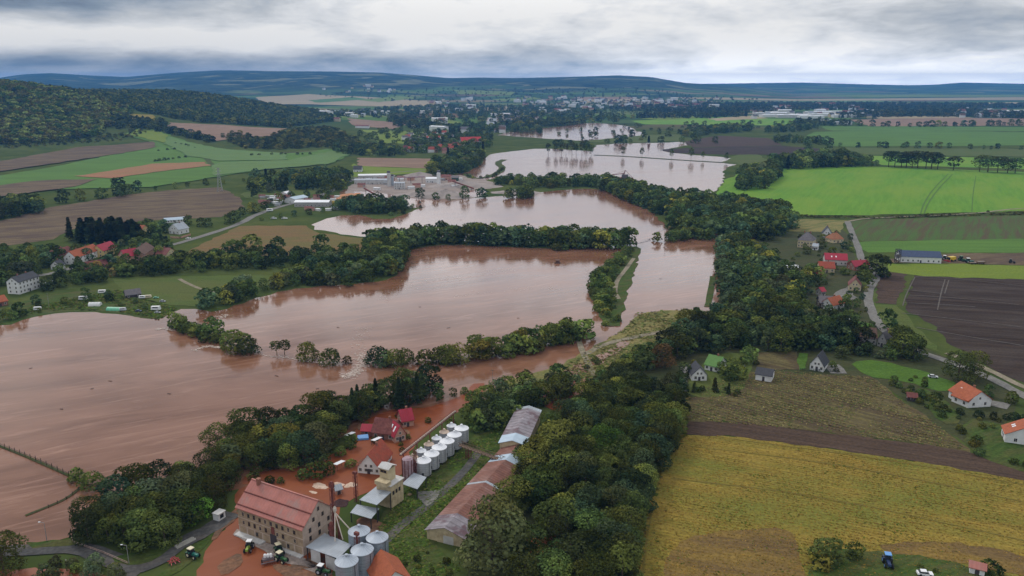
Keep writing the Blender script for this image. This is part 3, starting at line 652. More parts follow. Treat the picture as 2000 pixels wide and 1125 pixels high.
belt('along the left shore of the lower basin', [(393,608),(460,592),(525,572),(600,561),(690,560),(740,550),(715,520),(690,500),(630,512),(600,530),(540,552),(480,568),(400,590)], 9, (9, 14), DW)
belt('in the hedge wood between left village and left meadow', [(215,540),(330,538),(420,528),(540,525),(620,515),(680,505),(620,500),(480,502),(400,508),(280,520)], 10, (9, 14), [((B, 'dark'), 6), ((B, 'blk'), 3), ((B, 'mid'), 2)])
row('standing before the olive stubble at the left village hedge', [(400,500),(470,498),(520,500),(580,498),(640,490)], 26, (14, 20), DK, .4)
belt('in the bush row between left lake and lower basin', [(318,640),(350,646),(400,668),(432,674),(438,660),(400,648),(350,636)], 4.8, (8.5, 13), [((S, 'mid'), 2), ((B, 'mid'), 2), ((S, 'dark'), 1)])
for a in ((455, 680, 8, S), (468, 686, 8.5, S), (485, 689, 7, S)): one('in the clump at the breach between the two lakes', a[0], a[1], a[2]*1.35, a[3], 'mid', 1.3)
for a in ((541, 694, 8), (556, 693, 8)): one('of the slim pair standing in water on the dyke', *a, PO, 'dark', 1.6)
one('alone in water right of the slim pair on the dyke', 600, 704, 11, S, 'mid', 1.0)
one('alone in water left of the white rapids', 646, 712, 9.5, S, 'mid', 1.15); one('low in the water beside the white rapids', 678, 710, 4.5, S, 'rust', 1.2)
row('in the bush row right of the white rapids', [(724,711),(760,714),(797,709)], 3.6, (14, 19), [((S, 'mid'), 1), ((S, 'teal'), 1)])
row('in the bush row right of the white rapids', [(812,709),(842,709)], 4, (13, 16), [((S, 'mid'), 1)])
row('in the bush row right of the white rapids', [(848,710),(905,706)], 3.8, (15, 20), [((S, 'mid'), 1), ((S, 'yel'), .5)])
belt('on the drowned dyke below the lower basin', [(918,704),(980,700),(1040,692),(1100,676),(1142,662),(1138,648),(1110,655),(1050,672),(980,688),(925,694)], 5, (9, 13), [((B, 'mid'), 3), ((B, 'dark'), 2), ((B, 'yel'), 1), ((S, 'mid'), 2)])
belt('on the narrow island between lower and right basin', [(1156,575),(1170,618),(1196,626),(1202,600),(1192,560),(1206,528),(1236,500),(1240,490),(1222,492),(1182,522),(1158,550)], 6.0, (5, 9.5), [((B, 'mid'), 3), ((S, 'mid'), 3), ((B, 'dark'), 1), ((S, 'yel'), 1)])
belt('on the narrow island between lower and right basin', [(1175,640),(1205,632),(1210,622),(1180,628)], 6, (5, 8), SH)
belt('on the grassy flats below the right basin', [(1140,715),(1180,690),(1200,700),(1160,735)], 9, (4, 6), SH)
one('alone on the left fence bank in the flooded field', 150, 938, 5, S, 'mid', 1.2); one('at the corner of the two flooded banks', 180, 952, 6.5, S, 'mid', 1.3)
belt('in the village gardens left of the long white house', [(-250,600),(0,560),(20,555),(120,520),(130,505),(100,495),(0,500),(-250,540)], 10, (9, 14), DK)
belt('in the gardens below the left village road', [(75,575),(130,565),(215,552),(230,535),(210,528),(150,535),(110,545),(95,560)], 9, (7, 11), [((B, 'dark'), 3), ((B, 'rust'), .7), ((B, 'blk'), 2)])
row('at the shore under the long white house', [(-100,640),(0,628),(60,612)], 8, (7, 10), DK)
belt('in the conifer stand behind the orange roofed row house', [(150,478),(200,476),(262,474),(280,466),(240,458),(160,462)], 6.5, (14, 19), [((C, 'blk'), 3), ((C, 'dark'), 1)], wide=(1.5, 2.1))
one('at the left end of the dark conifer stand', 138, 470, 21, C, 'blk', 1.2)
belt('in gardens around the silver roofed white house', [(262,470),(300,478),(328,462),(328,448),(300,445),(270,455)], 10, (8, 13), DK)
row('in gardens around the silver roofed white house', [(360,438),(400,444),(440,440),(470,432)], 12, (9, 14), DK)
row('in the treeline at the left edge below the green slope', [(-200,425),(0,408),(60,403),(150,394),(220,386),(282,374)], 17, (13, 20), DK)
belt('in the wood at the left edge beside the brown stubble', [(-250,455),(0,432),(85,418),(92,408),(60,402),(0,412),(-250,430)], 14, (13, 19), DK)
row('of the big round pair below the orange field', [(215,384),(270,374)], 40, (22, 26), [((B, 'blk'), 1)])
belt('in the tree groups between green slope and gravel works', [(488,392),(520,380),(560,372),(600,372),(640,380),(665,372),(690,352),(660,340),(620,345),(560,350),(500,350),(490,370)], 19, (13, 22), DK)
row('around the white caravans at the roadside yard', [(470,425),(520,405),(560,392),(610,385),(650,390)], 16, (9, 14), DK)
row('around the white caravans at the roadside yard', [(500,432),(560,424),(620,418),(660,410)], 12, (5, 9), MX)
belt('in the belt between gravel works and upper basin', [(660,412),(700,418),(760,418),(800,412),(795,402),(740,398),(690,396),(668,400)], 10, (11, 16), [((B, 'teal'), 2), ((B, 'dark'), 3), ((W, 'pale'), 1)])
belt('in the low scrub between gravel works and upper basin', [(740,428),(790,418),(830,404),(820,396),(770,412)], 11, (5, 8), SH)
for a in ((820, 388, 16), (852, 390, 10), (875, 391, 9)): one('standing in water before the gravel heaps', a[0], a[1], a[2], B, 'dark', 1.2)
row('in the row below the gravel heaps', [(900,388),(948,386)], 11, (13, 17), DK)
belt('on the round island in the upper basin', [(985,388),(1015,390),(1045,386),(1040,378),(1000,380)], 11, (12, 16), [((B, 'mid'), 2), ((B, 'dark'), 2)])
belt('on the dam between upper basin and far lake', [(950,362),(1000,362),(1060,368),(1160,366),(1170,358),(1100,352),(1000,352)], 12, (10, 16), [((B, 'dark'), 3), ((B, 'mid'), 2), ((S, 'yel'), 1)])
belt('on the left bank of the far channel', [(842,348),(875,344),(905,338),(925,328),(945,315),(935,302),(895,302),(860,318),(835,335)], 16, (15, 22), DK)
row('on the thin curved bank in the far lake', [(908,344),(930,350),(962,346),(984,330)], 12, (7, 10), SH)
row('in the flooded poplar row on the far causeway', [(1066,302),(1100,301),(1160,304)], 10, (22, 28), [((PO, 'mid'), 2), ((PO, 'dark'), 1)], .2, (.8, 1.05))
row('in the sparse tree row on the far causeway', [(1165,303),(1210,306),(1290,309),(1330,312),(1440,317)], 22, (15, 25), [((PO, 'mid'), 1)], .45, (.8, 1.1), skip=.25)
row('in the avenue beyond the bright green field', [(1732,326),(1800,329),(1836,331)], 7.5, (27, 31), [((PO, 'dark'), 1)], .2, (1.6, 2.0))
row('in the avenue beyond the bright green field', [(1846,332),(1890,334)], 16, (24, 29), [((PO, 'dark'), 1)], .2, (1.9, 2.3))
row('in the right edge group beyond the bright green field', [(1906,335),(1988,339)], 11, (25, 29), [((PO, 'dark'), 1)], .2, (1.7, 2.2))
row('between the field wood and the poplar avenue', [(1640,326),(1722,325)], 14, (13, 22), DK)
belt('in the wood at the left corner of the bright field', [(1448,372),(1485,370),(1525,348),(1520,334),(1470,338),(1440,352)], 14, (16, 22), DK)
belt('in the wood along the top of the bright field', [(1500,334),(1560,330),(1660,326),(1690,320),(1640,312),(1560,316),(1510,322)], 16, (18, 25), DK)
belt('around the right village houses', [(1530,500),(1560,500),(1610,500),(1640,490),(1665,484),(1668,495),(1660,500),(1600,497)], 13, (5, 8), DK)
belt('around the right village houses', [(1500,560),(1540,540),(1580,535),(1600,545),(1590,570),(1540,590)], 10, (9, 13), DK)
belt('between the red roofed houses of the right village', [(1600,560),(1640,545),(1652,540),(1660,535),(1640,535),(1605,550)], 9, (4, 7), DK)
for a in ((1710, 540, 18, 1.5), (1690, 560, 13, 1.3), (1683, 545, 12, 1.2)): one('over the road bend at the right village', *a[:3], B, 'dark', a[3])
row('along the hedge below the right village', [(1590,610),(1640,612),(1660,600),(1690,610)], 9, (6, 10), DK)
one('alone on the road bend beside the ploughed field', 1734, 645, 13, B, 'dark', 1.3)
belt('of the large group on the road beside the lawn', [(1745,705),(1790,712),(1810,700),(1800,680),(1760,672)], 9, (13, 17), [((B, 'dark'), 2), ((B, 'mid'), 1)])
one('on the road left of the orange roofed house', 1870, 745, 18, B, 'dark', 1.3); one('on the road behind the orange roofed house', 1900, 742, 17, B, 'mid', 1.2)
belt('in the hedge around the bungalow with green roof', [(1340,772),(1440,775),(1445,762),(1342,758)], 5, (3.5, 5), [((C, 'dark'), 1), ((S, 'dark'), 2)])
belt('in the garden right of the green roofed house', [(1405,748),(1445,748),(1450,715),(1410,715)], 7, (6, 9), DK)
row('beside the drive of the dark roofed bungalow', [(1330,775),(1328,750),(1336,730)], 5, (6, 9), [((B, 'blk'), 1)])
one('alone on the lawn behind the grey shed', 1462, 708, 10, B, 'mid', 1.1)
belt('in the garden hedge left of the orange roofed houses', [(1730,745),(1770,770),(1830,815),(1880,855),(1910,885),(1930,880),(1880,840),(1840,800),(1780,755)], 6, (4, 7), [((S, 'dark'), 3), ((S, 'mid'), 2), ((B, 'dark'), 1), ((S, 'yel'), .5)])
row('in the dark hedge before the orange roofed house', [(1870,808),(1930,818),(1990,820),(2060,840)], 4, (5, 7), [((S, 'blk'), 1)])
row('behind the orange roofed houses', [(1925,775),(1960,780),(2000,800),(2060,830)], 7, (5, 8), DK)
row('along the lower lawn edge at the right', [(1900,885),(1950,900),(2040,920)], 5, (4, 6), [((S, 'dark'), 1)])
one('at the bottom right garden corner, largest there', 1612, 1098, 8.5, B, 'mid', 1.5); one('at the bottom right garden corner, yellow leaved', 1604, 1108, 5, S, 'yel', 1.3)
one('right of the yellow bush at the bottom right garden', 1668, 1090, 5.8, B, 'dark', 1.2)
row('in the bottom right garden beside the blue tractor', [(1765,1098),(1800,1110),(1850,1120)], 6, (2.5, 4), SH); one('beside the pink roofed hut at the bottom edge', 1936, 1120, 4.5, S, 'dark', 1.2)
row('along the field path above the striped field', [(1740,425),(1900,418),(2000,414)], 45, (4, 9), SH, .45)
row('in the hedgerow across the right plain', [(1560,292),(1640,289),(1720,289),(1850,290),(2000,293),(2200,297)], 22, (8, 17), DK, .45)
row('in the second hedgerow across the right plain', [(1700,247),(1800,248),(1990,245),(2200,246)], 24, (14, 24), DK, .45)
belt('in the copse beside the brown field on the plain', [(1510,280),(1640,284),(1610,276),(1520,272)], 24, (12, 18), DK)
belt('in the plain wood behind the far causeway', [(1340,270),(1400,262),(1460,258),(1470,250),(1400,250),(1330,262)], 24, (15, 22), DW)
row('in the tree row between far lake and causeway', [(1075,285),(1110,284),(1150,287)], 20, (15, 20), DK); row('in the tree row between far lake and causeway', [(1175,279),(1220,280),(1300,279),(1420,281)], 32, (14, 24), DK, .4)
belt('around the scattered houses on the plain', [(1490,262),(1560,258),(1600,252),(1570,246),(1500,254)], 26, (13, 20), DK)
belt('around the far red roofed houses', [(800,300),(860,298),(940,296),(960,285),(960,268),(900,266),(850,272),(790,285)], 24, (13, 19), DK)
belt('around the far red roofed houses', [(850,265),(940,258),(1060,262),(1060,252),(960,245),(860,250)], 28, (13, 19), DK)
belt('at the foot of the scrub hill above the gravel works', [(650,300),(740,308),(800,302),(780,294),(700,288),(650,292)], 20, (12, 18), DK)
row('in the shrub strips on the green slope', [(305,296),(345,292)], 12, (7, 10), [((S, 'dark'), 1)]); row('in the shrub strips on the green slope', [(300,317),(362,308)], 12, (8, 12), [((S, 'dark'), 1)])
row('in the shrub strips on the green slope', [(480,305),(540,303),(615,302)], 14, (7, 13), [((S, 'dark'), 1)]); row('in the shrub strips on the green slope', [(340,280),(385,290)], 22, (6, 10), [((S, 'dark'), 1)])
row('in the field hedge above the brown stubble', [(300,372),(400,362),(460,356),(560,345),(640,330)], 17, (5, 11), MX, .45)
belt('among the hedges of the bungalow gardens', [(1335,772),(1345,745),(1330,712),(1420,692),(1480,690),(1475,735),(1445,775)], 11, (3, 6), SH+[((C, 'dark'), 1)])
belt('in the orchard strip above the silver car lawn', [(1640,700),(1700,702),(1740,708),(1760,700),(1700,690),(1640,690)], 6, (4, 8), DK)
belt('in the gardens right of the dark roofed new house', [(1620,712),(1640,708),(1655,735),(1640,735)], 6, (2.5, 5), SH)
belt('in the roadside gardens of the right village', [(1600,620),(1660,560),(1690,520),(1700,560),(1690,600),(1720,660),(1690,690),(1600,660)], 13, (3, 6.5), DK+SH)
belt('in the gardens between the upper right village houses', [(1540,500),(1560,460),(1660,455),(1672,500),(1660,540),(1590,545),(1540,530)], 17, (3, 7), DK+SH)
belt('in the gardens behind the left village row houses', [(100,520),(150,490),(240,478),(330,470),(350,490),(290,520),(330,535),(200,545),(130,540)], 13, (6, 12), DK)
belt('in the rough hedge beside the orange roofed houses', [(1730,742),(1790,735),(1850,760),(1850,800),(1900,815),(2000,830),(2000,850),(1900,850),(1830,812)], 8, (3, 6), SH)
belt('on the rough mill grass', [(770,1080),(860,1070),(900,1110),(860,1160),(770,1160)], 6, (2, 4), SH)
belt('along the shore gardens of the left lake', [(0,640),(0,600),(80,580),(240,575),(330,600),(300,618),(130,604)], 16, (3, 7), SH+DK)
belt('over the yard side of the long rusty shed', [(945,1075),(985,1010),(1010,960),(1040,930),(1060,935),(1030,1000),(990,1090)], 10, (8, 12), [((B, 'dark'), 2), ((B, 'mid'), 2)])
belt('among the flooded houses above the mill', [(690,850),(730,880),(760,900),(800,880),(830,845),(800,815),(750,815),(700,832)], 9, (2.5, 5), SH+[((B, 'mid'), 2)])
# ---- individuals and masses
def visible(t):
    px, py, d = proj(t[0], t[1], hh(t)); p2 = proj(t[0], t[1], hh(t)+t[2])[1]
    return -60 < px < 2060 and p2 < 1135 and py > 100, px, py, d
def tinted(t, a=1.0):
    c = TINT[t]; k = 1+a*random.uniform(-.38, .4); w = a*random.uniform(-.14, .14)
    return (c[0]*k*(1+w), c[1]*k, c[2]*k*(1-w))
def plant(t, lev, tr):
    x, y, h, ws, kind, tint, place = t; z = hh(t); v = random.randrange({'hi': 6, 'mid': 6, 'low': 6}[lev]); rz = random.uniform(0, 6.28)
    sc = (h*ws, h*ws*random.uniform(.9, 1.1), h); col = (*tinted(tint), 1)
    lab = f'{ADJ[tint]} {NOUN[kind]} {place}'; cat = 'bush' if kind == S else 'tree'
    if tr:
        r = empty(OBJN[kind], (x, y, z), rz, lab, cat, cat+'es '+place if cat == 'bush' else 'trees '+place)
        c = link('crown', crown_mesh(kind, lev, v, False), r); c.scale = sc; c.color = col
        b = link('trunk', trunk_mesh(kind, v), r); b.scale = (h, h, h)
    else:
        o = link(OBJN[kind], crown_mesh(kind, lev, v, kind != S), None, (x, y, z), rz); o.scale = sc; o.color = col
        tag(o, lab, cat, 'bushes '+place if cat == 'bush' else 'trees '+place)
def mass(name, ts, label, lev='far'):
    Vs, Qs, Cs = [], [], []; n = 0
    for x, y, h, ws, kind, tint, place in ts:
        V, Q, c = crown_data(kind, lev, random.randrange(6)); a = random.uniform(0, 6.28); ca, sa = math.cos(a), math.sin(a)
        w = h*ws; X = np.stack([(V[:, 0]*ca-V[:, 1]*sa)*w+x, (V[:, 0]*sa+V[:, 1]*ca)*w+y, V[:, 2]*h+float(hz(x, y))], 1)
        Vs.append(X); Qs.append(Q+n); Cs.append(c*np.array(tinted(tint, .45 if lev == 'far' else 1))); n += len(V)
    if not Vs: return
    o = link(name, mesh_np(name, np.vstack(Vs), np.vstack(Qs), LEAF, np.vstack(Cs))); tag(o, label, 'woodland', None, 'stuff')
rest = []
byk = {}
for t in TREES:
    v, px, py, d = visible(t)
    if not v:
        if -300 < px < 2300: rest.append(t)
        continue
    byk.setdefault(OBJN[t[4]], []).append((t[2]*F/d, t))
for k, L in byk.items():
    L.sort(key=lambda q: -q[0])
    for i, (s, t) in enumerate(L):
        if i >= 300: rest.append(t); continue
        plant(t, 'hi' if s > 58 else 'mid' if s > 34 else 'low', s > 44)
print('TREES', {k: len(v) for k, v in byk.items()}, 'rest', len(rest))
mass('woodland', rest, 'smaller dark green trees filling the belts behind the nearer trees of the valley', 'low')
def forest(name, label, poly, sp, h, mix, lev='far', world=True, test=None):
    n0 = len(TREES); belt('', poly, sp, h, mix, world=world, wide=(1.2, 1.6)); ts = TREES[n0:]; del TREES[n0:]
    if test: ts = [t for t in ts if test(t)]
    print(name, len(ts)); mass(name, ts, label, lev)
FM = [((B, 'dark'), 3), ((B, 'mid'), 3), ((C, 'dark'), 2), ((B, 'yel'), 1.6)]
def on1(t):
    px, py, d = proj(t[0], t[1], hh(t)); lim = np.interp(px, [-300, 0, 100, 200, 245, 275, 300], [285, 281, 276, 264, 256, 240, 222])
    return px < 290 and py < lim+2 and -150 < px
forest('hillside_forest', 'mixed green forest covering the steep hill at the left edge', [(-2150,1450),(-1150,1450),(-900,1700),(-1000,2150),(-1350,2350),(-2150,2350)], 11.5, (11, 18), [((B, 'mid'), 1), ((C, 'mid'), 1), ((B, 'yel'), 6), ((B, 'sunlit'), 5), ((B, 'bright'), 4)], 'far', True, on1)  # sun patch on this hill painted through lightened leaf colours
def on2(t):
    px, py, d = proj(t[0], t[1], hh(t)); lim = np.interp(px, [150, 230, 310, 440, 560, 645], [236, 226, 238, 242, 250, 238])
    return py < lim and 120 < px < 650
forest('ridge_forest', 'dark green forest covering the low ridge behind the pinkish fields', [(-1600,2250),(-600,2150),(-560,2500),(-640,3000),(-1100,3250),(-1800,3200)], 16, (13, 20), [((B, 'dark'), 2), ((C, 'mid'), 3), ((B, 'mid'), 4), ((B, 'yel'), 3)], 'far', True, on2)
forest('scrub_wood', 'olive and dark green scrub wood on the rise above the green slope', [(430,268),(470,290),(540,292),(640,288),(690,300),(740,302),(735,290),(700,276),(670,262),(640,250),(570,256),(520,272),(460,262)], 13, (7, 13), [((B, 'dark'), 4), ((B, 'yel'), 2), ((S, 'yel'), 3), ((S, 'mid'), 2)], 'low', False)
forest('forest_edge_scrub', 'loose scrub of bushes and young trees under the hill forest', [(-250,300),(0,292),(110,284),(230,276),(290,262),(270,250),(240,262),(100,276),(0,282),(-250,290)], 15, (5, 11), [((S, 'yel'), 3), ((B, 'mid'), 2), ((S, 'dark'), 2)], 'far', False)
forest('hollow_trees', 'dark trees along the hollow between golden field and pinkish fields', [(215,250),(300,256),(330,262),(410,280),(430,276),(380,264),(330,256),(320,240),(240,232),(215,236)], 16, (11, 18), DK, 'far', False)
FW = [((B, 'dark'), 2), ((B, 'mid'), 4), ((B, 'teal'), 2), ((B, 'yel'), 1), ((C, 'dark'), 1)]
for q, s, lb in [([(640,236),(760,228),(900,240),(1000,244),(1200,240),(1240,232),(1100,212),(900,206),(740,212),(640,222)], 58, 'hazy blue green trees between the houses of the middle distance'),
                 ([(1180,214),(1320,224),(1480,222),(1560,216),(1700,216),(1900,212),(2100,212),(2100,205),(1800,204),(1500,202),(1300,206)], 46, 'long dark wood in front of the hazy blue hills'),
                 ([(1640,232),(1760,229),(1880,229),(1990,232),(2150,230),(2150,222),(1960,222),(1880,216),(1760,218),(1640,222)], 32, 'dark wood on the plain right of the industrial sheds'),
                 ([(560,222),(620,226),(642,234),(630,224),(570,214)], 26, 'dark spruce strip on the end of the ridge'),
                 ([(1380,232),(1460,228),(1440,222),(1250,226),(1240,232)], 36, 'hazy trees at the edge of the distant town'),
                 ([(1540,244),(1640,248),(1690,247),(1640,240),(1560,238)], 34, 'trees round the pale farm sheds on the far plain'),
                 ([(985,250),(1080,248),(1130,244),(1150,238),(1050,240),(980,244)], 26, 'trees on the drowned spit in the farthest lake'),
                 ([(760,232),(860,244),(900,262),(840,256),(760,246)], 34, 'trees between far houses left of the lakes')]:
    forest('distant_wood', lb, q, s, (14, 22), FW, 'far', False)
FS = [((B, 'mid'), 3), ((B, 'dark'), 2), ((S, 'yel'), 1), ((S, 'mid'), 2)]
for q, sp, lb in [([(560,222),(700,224),(900,262),(960,262),(940,246),(760,226),(640,216)], 60, 'scattered trees and hedges on the plain left of the lakes'),
                  ([(690,262),(760,300),(860,296),(900,268),(850,256),(760,258)], 42, 'scattered trees around the far gardens above the gravel works'),
                  ([(1060,262),(1240,246),(1480,240),(1600,236),(1560,246),(1330,264),(1200,282)], 75, 'scattered trees on the wet meadows behind the far lake'),
                  ([(600,186),(900,172),(1300,178),(1500,196),(1200,204),(800,200)], 110, 'scattered woods on the foot slopes of the hills'),
                  ([(1020,200),(1400,196),(1480,212),(1240,224),(1040,222)], 62, 'hazy trees among the houses of the distant town')]:
    forest('scattered_trees', lb, q, sp, (9, 18), FS, 'far', False)
# low growth: stubble stalks, tufts and weeds, too many to count
def tufts(name, label, poly, n, size, cols, mat, ang=None, row=2.0, holes=1.0, lift=1.0):
    w = np.array([G(*p) for p in poly]); x0, y0 = w.min(0); x1, y1 = w.max(0); r = np.random.default_rng(len(label))
    X = r.uniform(x0, x1, n*3); Y = r.uniform(y0, y1, n*3); X2 = X
    if ang is not None:
        a = math.radians(ang); v = -X*math.sin(a)+Y*math.cos(a); u = X*math.cos(a)+Y*math.sin(a); v = np.round(v/row)*row+r.normal(0, row*.14, n*3)
        X = u*math.cos(a)-v*math.sin(a); Y = u*math.sin(a)+v*math.cos(a)
    pat = np.sin(X*.11+1)*np.sin(Y*.13+X*.04)+.7*np.sin(X*.31+2)*np.sin(Y*.27-1)+.5*np.sin(X*.05-Y*.07)
    ok = inpoly(X, Y, w) & (pat+r.uniform(-1.2, 1.2, n*3) > holes-1); X, Y, pat = X[ok][:n], Y[ok][:n], pat[ok][:n]; k = len(X)
    s = r.uniform(*size, k); a = r.uniform(0, 6.28, k); dx, dy = np.cos(a)*s, np.sin(a)*s; h = s*r.uniform(.25, .6, k)*lift; z = .16+0*X
    b = r.uniform(0, 6.28, k); lx, ly = np.cos(b)*s*1.3/lift, np.sin(b)*s*1.3/lift
    V = np.stack([np.stack([X-dx, Y-dy, z], 1), np.stack([X+dx, Y+dy, z], 1), np.stack([X+dx*.8+lx, Y+dy*.8+ly, z+h], 1), np.stack([X-dx*.8+lx, Y-dy*.8+ly, z+h*.9], 1)], 1).reshape(-1, 3)
    c = np.array(cols)[r.integers(0, len(cols), k)]*r.uniform(.7, 1.3, (k, 1))
    o = link(name, mesh_np(name, V, np.arange(4*k).reshape(k, 4), mat, np.repeat(c, 4, 0))); tag(o, label, 'ground cover', None, 'stuff')
YP = [(1338,850),(1420,853),(1600,875),(1800,905),(2000,939),(2080,955),(2080,1140),(1236,1140),(1262,1000),(1292,912)]
tufts('stubble', 'yellow stubble stalks left standing in rows on the big field', YP, 24000, (.12, .28), [(.46, .34, .06), (.38, .27, .05), (.28, .26, .05), (.22, .16, .035)], LEAF, -22, 1.6, .2)
tufts('weeds', 'green weeds growing through the yellow stubble', YP, 3500, (.15, .4), [(.10, .15, .025), (.14, .17, .03), (.08, .11, .02)], LEAF, None, 2, 1.9)
tufts('weeds', 'dry weeds and clods on the sparse stubble below the bungalows', [(1340,790),(1400,745),(1500,722),(1700,737),(1830,830),(1890,880),(1600,842),(1342,820)], 12000, (.2, .45), [(.22, .18, .075), (.15, .13, .05), (.09, .12, .035), (.13, .085, .05)], LEAF, -40, 2.6, .8)
tufts('rough_grass', 'rough grass and nettles on the mill yard', [(735,1125),(740,1030),(800,950),(900,880),(985,815),(1040,800),(960,930),(880,1010),(840,1060),(900,1115),(850,1140)], 14000, (.2, .55), [(.08, .14, .024), (.12, .18, .035), (.15, .15, .045), (.06, .10, .02)], LEAF, None, 2, .9)
tufts('rough_grass', 'flattened reeds and grass on the flood flats below the right basin', [(1060,745),(1120,705),(1180,665),(1225,640),(1240,612),(1330,604),(1390,610),(1350,640),(1330,652),(1260,700),(1140,745)], 9000, (.3, 1.0), [(.20, .19, .07), (.11, .15, .04), (.27, .23, .10)], LEAF, None, 2, 1.1)
tufts('rough_grass', 'rough grass along the right edge of the wood by the yellow field', [(1300,900),(1340,850),(1345,770),(1330,770),(1322,850),(1280,900),(1255,990),(1225,1130),(1245,1130),(1268,1000)], 6000, (.35, 1.1), [(.08, .11, .025), (.13, .14, .04), (.17, .13, .04)], LEAF, None, 2, .8)
tufts('weeds', 'weedy margin round the bright green field', [(1500,418),(1700,423),(2000,413),(2000,420),(1700,428),(1500,424)], 2500, (.5, 1.6), [(.06, .08, .02), (.12, .12, .04)], LEAF, None, 2, .8)
tufts('rough_grass', 'allotment grass on the left lake shore', [(0,625),(60,600),(230,566),(300,588),(345,602),(310,625),(230,609),(130,605)], 5000, (.3, .9), [(.07, .11, .02), (.10, .15, .03), (.13, .12, .04)], LEAF, None, 2, .9)
#--PART4--
# ------------------------------------------------------------------ building materials
def C_(n, *a, **k): return solid(n, *a, **k)
R_PINK = C_('roof_pink_sheet', (.38, .15, .125), .55, .2, .22, dirt=(.30, .19, .17), dk=.85, stripes=(0, 1.1, .10))
R_RED = C_('roof_red_tile', (.34, .075, .045), .75, .25, 1.2, dirt=(.20, .09, .06), dk=.5, stripes=(1, .45, .25))
R_ORG = C_('roof_orange_tile', (.34, .098, .046), .7, .25, 1.0, dirt=(.38, .10, .05), dk=.4, stripes=(1, .4, .22))
R_CRIM = C_('roof_crimson_sheet', (.33, .03, .05), .5, .12, .5, stripes=(0, .8, .2))
R_MAR = C_('roof_maroon', (.15, .05, .045), .75, .3, .9, dirt=(.24, .10, .08), dk=.6, stripes=(0, .6, .3))
R_DGR = C_('roof_dark_grey', (.048, .05, .06), .6, .2, .8, stripes=(1, .4, .3))
R_MGR = C_('roof_mid_grey', (.13, .12, .13), .7, .25, .8, stripes=(1, .4, .3))
R_LGR = C_('roof_grey_sheet', (.33, .37, .42), .42, .14, .5, .0, .4, dirt=(.26, .27, .28), dk=.5, stripes=(0, .9, .35))
R_GRN = C_('roof_green_tile', (.105, .215, .06), .7, .15, .8, stripes=(1, .4, .25))
R_BRN = C_('roof_brown', (.14, .085, .065), .8, .3, .8, dirt=(.09, .06, .05), dk=.6, stripes=(1, .4, .3))
R_RUST = C_('roof_rusty_sheet', (.19, .085, .064), .7, .3, .35, dirt=(.33, .21, .18), dk=.45, stripes=(1, 1.3, .5))
R_STRP = C_('roof_patched_sheet', (.25, .225, .25), .5, .3, .35, dirt=(.11, .055, .065), dk=.9, stripes=(1, 2.6, .6))
R_BLU = C_('roof_pale_blue_sheet', (.42, .52, .62), .5, .1, .5, stripes=(1, 1.1, .25))
R_NAVY = C_('roof_navy_sheet', (.05, .07, .13), .5, .15, .5, stripes=(0, 1.2, .3))
W_MILL = C_('mill_brick', (.36, .275, .185), .9, .2, .8, dirt=(.20, .13, .09), dk=.5, stripes=(2, .5, .18))
W_MILLP = C_('mill_plaster', (.45, .36, .30), .9, .15, .6, dirt=(.30, .24, .20), dk=.5)
W_WHT = C_('white_render', (.66, .67, .68), .85, .08, .6, dirt=(.52, .51, .48), dk=.4)
W_CRM = C_('cream_render', (.52, .44, .28), .85, .12, .6, dirt=(.34, .28, .18), dk=.4)
W_YEL = C_('yellow_render', (.58, .45, .20), .85, .1, .6)
W_SAL = C_('salmon_render', (.46, .27, .21), .85, .15, .6)
W_GRY = C_('grey_render', (.35, .34, .34), .85, .15, .6, dirt=(.25, .24, .23), dk=.4)
W_BRK = C_('red_brick', (.26, .12, .085), .9, .25, 1.2, dirt=(.16, .09, .07), dk=.5)
W_DRK = C_('dark_timber', (.05, .04, .035), .9, .3, 1.2)
W_CON = C_('stained_concrete', (.48, .40, .26), .9, .22, .5, dirt=(.24, .18, .11), dk=.6)
W_PAL = C_('pale_concrete', (.50, .50, .50), .9, .12, .5, dirt=(.36, .34, .32), dk=.5)
GALV = C_('galvanised_steel', (.34, .39, .45), .42, .12, .35, .35, .5, dirt=(.26, .29, .33), dk=.5, stripes=(2, .55, .3))
GALVR = C_('galvanised_roof', (.42, .47, .54), .42, .10, .5, .25, .5, dirt=(.33, .36, .4), dk=.4)
SILW = C_('whitened_steel', (.44, .46, .50), .45, .1, .35, .15, .5, dirt=(.34, .35, .38), dk=.4, stripes=(2, .75, .35))
SILWR = C_('white_silo_roof', (.72, .74, .78), .5, .06, .5, .0, .4)
RUST = C_('rusted_steel', (.17, .055, .045), .75, .3, 1.2, dirt=(.09, .04, .035), dk=.5)
LIL = C_('faded_lilac_steel', (.36, .27, .31), .65, .15, .8, dirt=(.22, .09, .09), dk=.6)
PIPE = C_('pale_pipe', (.50, .44, .38), .5, .15, 1)
DARKST = C_('dark_steel', (.045, .045, .05), .6, .2, 1)
GLS = C_('window_glass', (.018, .022, .028), .15, .1, 1, spec=.5)
FRM = C_('window_frame', (.62, .60, .56), .7, .05, 1)
FRMD = C_('window_frame_dark', (.12, .09, .07), .8, .1, 1)
DOOR = C_('door_wood', (.06, .05, .055), .8, .2, 1)
BRICK = W_BRK
TYRE = C_('tyre_rubber', (.018, .018, .018), .9, .1, 2)
VC = {'white': (.72, .73, .75), 'green': (.035, .12, .045), 'lime': (.22, .32, .04), 'black': (.03, .03, .032), 'blue': (.12, .30, .62), 'red': (.36, .03, .04), 'grey': (.36, .38, .42), 'silver': (.52, .54, .57), 'teal': (.02, .16, .13), 'yellow': (.62, .42, .03), 'navy': (.03, .05, .12), 'cream': (.62, .56, .40), 'pgreen': (.12, .42, .26), 'brown': (.14, .09, .06)}
def paint(c): return solid('paint_'+c, VC[c], .4, .08, .8, 0, .5)
